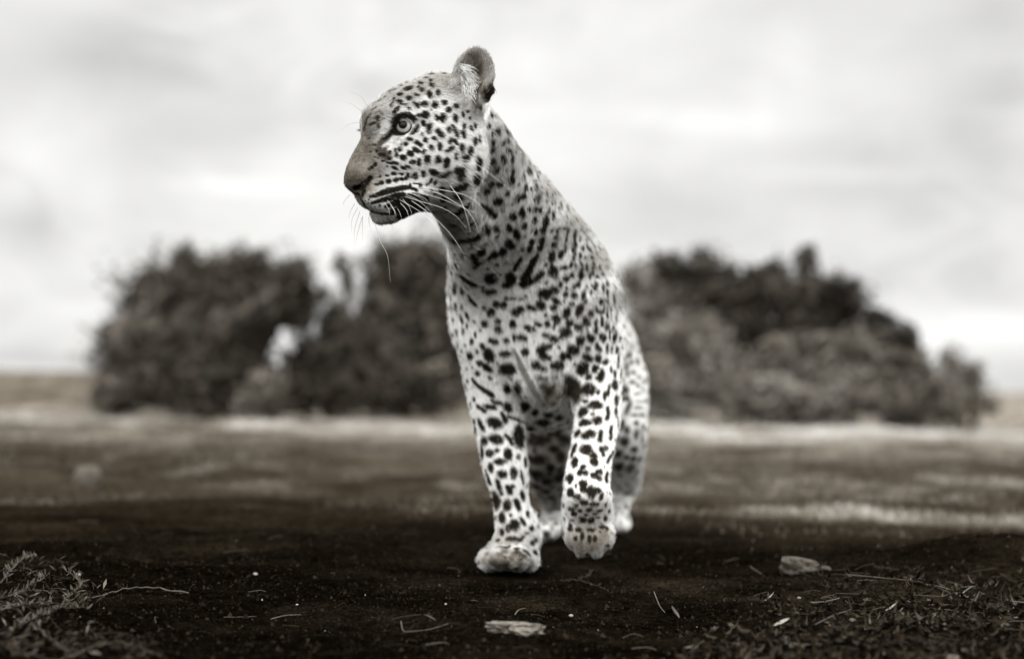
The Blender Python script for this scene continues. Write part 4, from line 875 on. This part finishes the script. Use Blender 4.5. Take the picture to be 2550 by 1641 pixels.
bush('bush', 'dark low bush left of the leopard under the open gap of sky', 'bush', (820, 1025), YL+.4,
     [(800, 925, 72, 76), (850, 860, 48, 64), (860, 975, 100, 52), (745, 955, 62, 60), (710, 1000, 40, 36), (775, 885, 30, 30), (830, 800, 22, 40), (865, 700, 14, 34), (845, 655, 14, 20), (905, 900, 48, 78), (770, 760, 14, 44), (800, 735, 12, 20)], 16000, .075, 33, .044, sprays=1.9)
bush('tree', 'tall bushy tree directly behind the leopard head and shoulder on the left', 'tree', (1030, 1025), YL+.9,
     [(1010, 700, 90, 84), (950, 760, 54, 76), (1080, 760, 80, 100), (1000, 860, 110, 90), (1060, 950, 120, 72), (960, 975, 74, 48), (1020, 640, 60, 40), (965, 660, 34, 40), (1090, 660, 50, 44), (1160, 860, 60, 120), (1150, 700, 50, 60)], 24000, .08, 34, .060, sprays=2.1)
bush('tree', 'broad dark tree right of the leopard rising over the paler bushes', 'tree', (1900, 1055), YR+1.6,
     [(1610, 700, 52, 44), (1660, 675, 44, 50), (1748, 692, 66, 64), (1700, 750, 90, 66), (1820, 740, 90, 62), (1850, 820, 110, 80), (1900, 735, 80, 56), (1930, 685, 30, 44), (2008, 648, 30, 30), (2015, 700, 24, 40), (2000, 780, 100, 80), (2060, 760, 80, 60), (2085, 730, 46, 46), (2100, 800, 60, 60), (1930, 880, 90, 60), (2180, 830, 50, 50), (2180, 790, 24, 26), (2262, 845, 34, 40), (2240, 880, 44, 36), (1640, 780, 44, 50), (2050, 900, 90, 50), (1760, 860, 90, 60)], 44000, .09, 35, .026, stems=8, sprays=.5)
GB = 'paler bushes in front of the dark tree on the right'
bush('bush', 'pale grey bush touching the right flank of the leopard, below the dark tree', 'bush', (1680, 1055), YR,
     [(1640, 830, 90, 66), (1720, 860, 90, 60), (1620, 930, 90, 90), (1740, 950, 96, 84), (1600, 750, 46, 60), (1660, 1010, 110, 46), (1590, 700, 30, 40)], 22000, .07, 36, .145, GB, stems=6)
bush('bush', 'rounded grey bush in the middle of the right-hand clump', 'bush', (2030, 1058), YR-.3,
     [(2010, 905, 100, 62), (2080, 880, 66, 50), (1960, 980, 90, 70), (2060, 985, 100, 68), (1880, 1000, 70, 52), (1850, 955, 50, 50)], 22000, .07, 37, .135, GB, stems=6)
bush('bush', 'grey bush at the right end of the clump, dark at its foot', 'bush', (2260, 1058), YR-.1,
     [(2240, 930, 90, 48), (2300, 960, 70, 56), (2210, 990, 80, 62), (2300, 1020, 90, 38), (2170, 900, 50, 60)], 17000, .07, 38, .10, GB, stems=5)
bush('bush', 'sparse twiggy bush trailing off at the far right of the clump', 'bush', (2400, 1050), YR+.3,
     [(2390, 930, 44, 46), (2400, 990, 60, 48), (2430, 940, 26, 40), (2360, 905, 22, 40), (2470, 1000, 24, 30)], 2600, .06, 39, .09, GB, stems=9)

# ------------------------------------------------------------------ stones on the soil
def stone(u, v, w, h, dep, seed, g, label, cat='stone', name='stone', flat=1.0, noise=.25, group=None, res=4, tilt=0, rough=False):
    """w, h in picture units across and up; dep metres deep"""
    c = on(u, v+h*.45); s = c[1]/FPX; bm = bmesh.new(); bmesh.ops.create_icosphere(bm, subdivisions=res, radius=1)
    V = np.array([x.co[:] for x in bm.verts]); n = fbm(V*1.3+seed*7.7, 4)*noise+fbm(V*5+seed, 3)*noise*.25
    V = V*(1+n)[:, None]; V[:, 2] = np.where(V[:, 2] > 0, np.minimum(V[:, 2], .75), V[:, 2]); V = V*np.array([w*s/2, dep/2, h*s*flat*.62])
    if tilt: a = math.radians(tilt); V = V@np.array([[math.cos(a), 0, math.sin(a)], [0, 1, 0], [-math.sin(a), 0, math.cos(a)]])
    for x, p in zip(bm.verts, V): x.co = p
    me = bpy.data.meshes.new(name); bm.to_mesh(me); bm.free()
    for p in me.polygons: p.use_smooth = not rough
    me.materials.append(mat_basic('stone', g, .85, noise=(120, .2, 1.7), bump=(160, 1.0, .006)))
    return tag(link(name, me, loc=(c[0], c[1], c[2]+h*s*.22)), label, cat, group)
stone(1270, 1555, 116, 36, .035, 2, .15, 'pale flat pitted stone lying on the dark soil nearest the camera', flat=.75, noise=1.3, res=4, rough=True)
stone(1995, 1401, 92, 54, .05, 15, .075, 'rounded brown stone on the soil right of the front paws', res=4, noise=.6, tilt=-8, rough=True)
stone(2052, 1418, 36, 22, .03, 6, .05, 'small dark stone against the right side of the rounded brown stone')
stone(218, 1178, 66, 74, .12, 8, .085, 'blurred round boulder standing on the dark ground at the left', 'boulder', 'boulder')
stone(505, 1190, 34, 26, .07, 9, .03, 'small dark blurred stone on the grassy ground left of the leopard')
for i, (u, v, w, g, lb) in enumerate([(741, 1499, 9, .5, 'tiny pale pebble on the soil left of the near paw'), (636, 1421, 12, .3, 'small blurred pebble on the soil far left of the near paw'),
                                      (1110, 1500, 7, .3, 'tiny grey pebble below the near front paw'), (1422, 1535, 12, .3, 'rough crumb of stone right of the pale flat stone'),
                                      (1990, 1486, 10, .2, 'little grey pebble between the brown stone and the leaf litter'), (195, 1422, 14, .3, 'small pale pebble above the dry weeds at the left')]):
    stone(u, v, w, w*.6, .008, 20+i, g, lb, 'pebble', 'pebble', res=2)

# soil crumbs: what nobody could count
def crumbs(n=85000):
    rng = np.random.default_rng(51); y = 1.7+3.0*rng.random(n)**1.2; x = rng.uniform(-1, 1, n)*(.36*y+.25)
    r = np.minimum(.0013*rng.lognormal(0, .6, n), .0055); z = height(x, y); ok = np.min(np.linalg.norm(np.stack([x, y], 1)[:, None]-FEET[None], axis=2), axis=1) > .07
    x, y, z, r = x[ok], y[ok], z[ok], r[ok]; m = len(x)
    o = np.array([(1, 0, -.3), (-.5, .87, -.3), (-.5, -.87, -.3), (0, 0, .9)]); V = np.stack([x, y, z], 1)[:, None]+(o[None]*r[:, None, None])*rng.uniform(.5, 1.5, (m, 4, 3))
    i = np.arange(m)[:, None]*4; F = np.concatenate([i+[0, 1, 3], i+[1, 2, 3], i+[2, 0, 3]])
    g = np.repeat(np.where((rng.random(m) < .010) & (r < .0018), rng.uniform(.05, .35, m), rng.choice([.002, .004, .008, .018], m)), 4)
    tag(link('soil_crumbs', mesh_np('soil_crumbs', V.reshape(-1, 3), F, m_grass, False, warm(g))), 'fine crumbs of dark soil with a few pale grains under the leopard', 'soil', kind='stuff')
crumbs()
# straw and bits of dry stalk scattered on the soil
def straw(n=140):
    rng = np.random.default_rng(52); B = Bag(); C = []
    for i in range(n):
        y = rng.uniform(1.9, 4.4); x = rng.uniform(-1, 1)*(.33*y+.05); 
        if np.min(np.linalg.norm(FEET-[x, y], axis=1)) < .1: continue
        L = rng.uniform(.008, .05); a = rng.uniform(0, 6.28); d = np.array([math.cos(a), math.sin(a), 0])*L; s = np.array([x, y, hz(x, y)+.002])
        e = s+d; e[2] = hz(e[0], e[1])+rng.uniform(.001, .008); m = (s+e)/2+np.array([rng.normal()*.003, rng.normal()*.003, rng.uniform(.0, .006)])
        v, f = tube(spline([s, m, e], 5), rng.uniform(.0002, .0005), 4); B.add(v, f); C.append(np.full(len(v), rng.choice([.02, .035, .06, .12])*rng.uniform(.6, 1.2)))
    tag(link('straw', mesh_np('straw', np.concatenate(B.v), np.concatenate(B.f), m_grass, True, warm(np.concatenate(C)))), 'thin bits of dry straw scattered over the dark soil', 'straw', kind='stuff')
straw()
# leaf litter, bottom right
def litter():
    rng = np.random.default_rng(53); V = []; F = []; C = []; k = 0
    def leaf(p, a, L, w, curl, roll, g):
        nonlocal k
        t = np.linspace(0, 1, 5); prof = np.sin(np.pi*np.clip(t, .03, .98))**rng.uniform(.5, 1.6)*w/2*rng.uniform(.6, 1.3, 5)
        d = np.array([math.cos(a), math.sin(a), 0]); s = np.array([-math.sin(a), math.cos(a), 0]); up = np.array([0, 0, 1.])
        s = s*math.cos(roll)+up*math.sin(roll)
        c = p+np.outer(t-.5, d)*L+np.outer(curl*(t-.3)**2*L, up)
        v = np.concatenate([c-s*prof[:, None]+up*prof[:, None]*.25, c, c+s*prof[:, None]+up*prof[:, None]*.25]); i = np.arange(4)
        f = np.concatenate([np.stack([i, i+1, i+6, i+5], 1), np.stack([i+5, i+6, i+11, i+10], 1)])
        V.append(v); F.append(f+k); k += 15; C.append(np.full(15, g))
    n = 0
    while n < 5200:
        u, v = rng.uniform(1600, 2750), rng.uniform(1410, 1760)
        edge = 1640-(u-1600)*.42+60*vnoise(np.array([[u*.012, v*.01, 3]]))[0] if u < 2050 else 1440+30*vnoise(np.array([[u*.01, 5, 3]]))[0]
        if v < edge+rng.exponential(14): continue
        if 1800 < u < 2250 and 1470 < v < 1510 and rng.random() < .6: continue
        g = G(u, v); z = hz(g[0], g[1]); tone = rng.choice([.006, .012, .02, .035, .07, .16], p=[.30, .30, .22, .12, .05, .01])
        leaf(np.array([g[0], g[1], z+rng.uniform(.002, .012)]), rng.uniform(0, 6.28), rng.uniform(.006, .019), rng.uniform(.0012, .008), rng.uniform(-.5, 2.2), rng.normal()*.9, tone*rng.uniform(.7, 1.3)); n += 1
    tag(link('leaf_litter', mesh_np('leaf_litter', np.concatenate(V), np.concatenate(F), m_grass, True, warm(np.concatenate(C)))), 'dark carpet of small curled leaves covering the bottom right corner', 'leaf litter', kind='stuff')
litter()
# low dry growth around the weeds, bottom left
def low_growth(n=1000):
    rng = np.random.default_rng(57); V = []; C = []
    cl = [(60, 1445, 70, 22), (150, 1470, 60, 26), (40, 1490, 60, 26), (120, 1520, 90, 18), (60, 1560, 60, 22), (200, 1500, 40, 16), (30, 1625, 50, 14), (180, 1610, 60, 16), (330, 1632, 70, 12), (-120, 1520, 90, 70)]
    for i in range(n):
        a, b, ra, rb = cl[rng.integers(len(cl))]; g = G(a+rng.normal()*ra*.7, b+rng.normal()*rb*.7); z = hz(g[0], g[1])
        L = rng.uniform(.006, .020); an = rng.uniform(0, 6.283); e = rng.uniform(-.1, 1.0); d = np.array([math.cos(an)*math.cos(e), math.sin(an)*math.cos(e), math.sin(e)]); s = nrm(np.cross(d, rng.normal(size=3)))*L*rng.uniform(.05, .13)
        p = np.array([g[0], g[1], z+abs(rng.normal())*.008]); V += [p-d*L*.1, p+d*L*.45+s, p+d*L+[0, 0, -.002], p+d*L*.45-s]; C += [rng.choice([.012, .025, .05, .12], p=[.3, .35, .25, .1])]*4
    V = np.array(V); F = np.arange(len(V)).reshape(-1, 4)
    tag(link('low_growth', mesh_np('low_growth', V, F, m_grass, False, warm(np.array(C)))), 'thin low growth of dry leaflets among the weeds at the bottom left', 'ground cover', kind='stuff')
low_growth()
# ------------------------------------------------------------------ weeds, stalks and twigs one can pick out
def litter_straw(n=260):
    rng = np.random.default_rng(59); B = Bag(); C = []
    while n > 0:
        u, v = rng.uniform(1680, 2700), rng.uniform(1440, 1700)
        if v < 1640-(u-1600)*.42: continue
        n -= 1; g = G(u, v); s = np.array([g[0], g[1], hz(g[0], g[1])+rng.uniform(.004, .014)]); L = rng.uniform(.01, .05); a = rng.normal(0, .6)
        e = s+np.array([math.cos(a), math.sin(a), rng.normal()*.15])*L; m = (s+e)/2+rng.normal(size=3)*.0015
        vv, f = tube(spline([s, m, e], 5), rng.uniform(.0002, .0005), 4); B.add(vv, f); C.append(np.full(len(vv), rng.choice([.02, .05, .1, .2], p=[.35, .35, .2, .1])))
    tag(link('litter_straw', mesh_np('litter_straw', np.concatenate(B.v), np.concatenate(B.f), m_grass, True, warm(np.concatenate(C)))), 'thin straws tangled through the leaf litter at the bottom right', 'straw', kind='stuff')
litter_straw()
m_weed = mat_basic('dry_weed', .045, .75, noise=(60, .4, 1.7)); m_twig = mat_basic('twig', .075, .8, noise=(60, .6, 1.3)); m_straw = mat_basic('pale_straw', .20, .6)
def leafmesh(L, w, curl):
    t = np.linspace(0, 1, 6); pr = np.sin(np.pi*np.clip(t, .05, .99))**.8*w/2
    c = np.stack([t*L, 0*t, curl*L*t*t], 1); o = np.stack([0*t, pr, 0*t], 1); d = np.stack([0*t, 0*t, pr*.35], 1)
    v = np.concatenate([c-o+d, c, c+o+d]); i = np.arange(5); f = np.concatenate([np.stack([i, i+1, i+7, i+6], 1), np.stack([i+6, i+7, i+13, i+12], 1)]); return v, f
def weed(path, rad, nleaf, size, seed, label, lift=.006, mat=None, name='dry_weed', cat='weed', leafr=(0, 1)):
    """a creeping stem along picture points, with narrow leaves of its own"""
    rng = np.random.default_rng(seed); pts = []
    for (u, v, z) in path: g = on(u, v); pts.append(np.array([g[0], g[1], g[2]+z*.6]))
    nleaf = int(nleaf*1.9); p = spline(pts, 28); p[1:-1] += rng.normal(size=(26, 3))*.0012; base = p[0].copy(); r = empty(name, base); tag(r, label, cat)
    v, f = tube(p-base, rad*.8*np.linspace(1, .4, 28)*rng.uniform(.75, 1.25, 28), 6); link('stem', mesh_np('stem', v, f, mat or m_weed), r)
    protos = [mesh_np('leaf', *leafmesh(size*s*.52, size*s*.12, c), mat or m_weed) for s, c in ((1, .5), (.6, 1.0), (1.3, .15), (.8, -.3))]
    for i in range(nleaf):
        t = rng.uniform(*leafr)*27; k = min(int(t), 26); q = p[k]+(p[k+1]-p[k])*(t-k); tg = nrm(p[k+1]-p[k])
        up = np.array([0, 0, 1.]); sd_ = nrm(np.cross(up, tg))*(1 if i % 2 else -1)
        d = nrm(tg*rng.uniform(.2, 1.1)+sd_*rng.uniform(.3, 1)+up*rng.uniform(.1, 1.1)); y = nrm(np.cross(up, d)+rng.normal(size=3)*.3); y = nrm(y-d*(y@d)); zz = np.cross(d, y)
        o = link('leaf', protos[rng.integers(4)], r); o.matrix_local = Matrix(((d[0], y[0], zz[0], q[0]-base[0]), (d[1], y[1], zz[1], q[1]-base[1]), (d[2], y[2], zz[2], q[2]-base[2]), (0, 0, 0, 1)))
    return r
weed([(470, 1480, .004), (340, 1476, .010), (250, 1492, .006), (160, 1500, .004)], .0016, 3, .018, 61, 'bare creeping twig pointing right out of the dry weeds at the left', mat=m_twig, name='twig', cat='twig')
weed([(160, 1500, .004), (200, 1470, .025), (165, 1452, .04)], .0012, 30, .020, 62, 'bushy dry weed where the bare creeping twig starts')
weed([(-20, 1500, .004), (60, 1482, .012), (122, 1496, .018), (118, 1508, .004)], .0012, 16, .022, 63, 'dry weed stem bent over at the left edge')
weed([(0, 1440, .004), (50, 1428, .03), (90, 1420, .035)], .0012, 30, .022, 64, 'tuft of dry weed at the left edge, topmost of the weeds')
weed([(-30, 1470, .004), (40, 1456, .02), (120, 1452, .03)], .0012, 34, .020, 65, 'dense pale weed tuft below the topmost tuft at the left edge')
weed([(60, 1548, .003), (140, 1528, .012), (220, 1520, .01)], .0011, 26, .018, 66, 'low leafy weed lying along the soil under the bent stem')
weed([(-20, 1590, .002), (40, 1570, .012), (90, 1552, .018), (130, 1545, .02)], .0010, 16, .018, 67, 'thin weed reaching up from the left edge near the bottom corner')
weed([(75, 1568, .016), (110, 1592, .012), (150, 1618, .008), (190, 1640, .004)], .0014, 12, .022, 68, 'weed stem slanting down to the bottom edge at the left')
weed([(150, 1650, .002), (240, 1622, .012), (320, 1622, .018), (400, 1645, .006)], .0016, 16, .022, 69, 'arched weed stem at the bottom edge left of centre')
weed([(30, 1632, .002), (80, 1636, .006), (140, 1650, .004)], .0012, 8, .018, 70, 'short weed stem in the bottom left corner')
weed([(0, 1530, .003), (60, 1520, .016), (140, 1512, .012), (210, 1516, .008)], .0011, 26, .018, 71, 'tangled low weed in the middle of the left-hand patch')
weed([(1395, 1446, .002), (1440, 1450, .006), (1490, 1462, .004), (1526, 1478, .002)], .0008, 22, .010, 72, 'small tuft of dry rootlets on the soil in front of the lifted paw', name='root_tuft', cat='tuft')
weed([(1440, 1440, .004), (1462, 1444, .010), (1474, 1436, .016)], .0008, 12, .010, 73, 'pale sprig sticking up from the tuft of dry rootlets', name='sprig', cat='sprig', mat=m_twig)
def stalk(path, rad, label, mat, name='grass_stalk', cat='grass stalk'):
    pts = []
    for (u, v, z) in path: g = on(u, v); pts.append(np.array([g[0], g[1], g[2]+z]))
    p = spline(pts, 16); v, f = tube(p-p[0], rad*np.linspace(1, .5, 16), 6); return tag(link(name, mesh_np(name, v, f, mat), loc=p[0]), label, cat)
stalk([(998, 1563, .006), (1003, 1572, .004), (1018, 1578, .003), (1060, 1575, .003), (1092, 1566, .004), (1118, 1556, .006)], .00035, 'curved pale grass stalk on the soil left of the flat stone', m_straw)
stalk([(1060, 1605, .002), (1100, 1600, .004), (1118, 1601, .003)], .0009, 'short dry stalk below the curved grass stalk', m_twig)
stalk([(1628, 1514, .012), (1642, 1522, .006), (1656, 1530, .002)], .0004, 'straight white straw at the left end of the leaf litter', m_straw)
stalk([(1282, 1532, .002), (1292, 1524, .005), (1308, 1520, .005)], .0005, 'tiny bent stalk just above the flat stone', m_straw)
stalk([(674, 1541, .002), (710, 1539, .003), (750, 1538, .002)], .0004, 'hair-thin straw lying on the bare soil left of centre', m_straw)
stalk([(1868, 1421, .006), (1884, 1426, .003), (1898, 1432, .002)], .0010, 'short blurred stick left of the rounded brown stone', m_twig, 'stick', 'stick')
stalk([(2110, 1458, .012), (2200, 1466, .010), (2300, 1470, .006), (2370, 1480, .003)], .0009, 'long thin twig lying over the leaf litter behind the front leaves', m_twig, 'twig', 'twig')
stalk([(2390, 1492, .003), (2405, 1484, .010), (2420, 1478, .012)], .0008, 'short pale stick propped in the leaf litter at the far right', m_straw, 'stick', 'stick')
stalk([(2030, 1556, .004), (2080, 1545, .01), (2120, 1535, .012), (2104, 1519, .016)], .0010, 'forked grey twig in the middle of the leaf litter', m_twig, 'twig', 'twig')
stalk([(1440, 1270, .01), (1458, 1262, .02), (1500, 1258, .004)], .001, 'thin stem behind the lifted paw', m_twig) if False else None
def single_leaf(u, v, L, w, a, curl, g, label, z=.006, roll=.5):
    p = on(u, v); v_, f = leafmesh(L, w, curl); o = link('dry_leaf', mesh_np('dry_leaf', v_, f, mat_basic('leaf', g, .6, noise=(150, .6, 1.3)))); o.location = (p[0], p[1], p[2]+z); o.rotation_euler = (roll, -.3, a)
    tag(o, label, 'leaf')
single_leaf(1905, 1506, .022, .008, -.6, .5, .30, 'pale curled leaf standing at the back edge of the leaf litter')
single_leaf(1925, 1555, .026, .009, -.3, .2, .26, 'light dry leaf in the front part of the leaf litter, below the pale curled leaf')
single_leaf(2205, 1505, .024, .008, -.5, .4, .20, 'grey folded leaf in the centre of the leaf litter')
single_leaf(1085, 1562, .020, .010, 2.9, .1, .05, 'dark oval leaf at the tip of the curved grass stalk', roll=.1)
single_leaf(1690, 1545, .024, .016, 2.2, .4, .045, 'broad dark leaf beside the straight white straw')
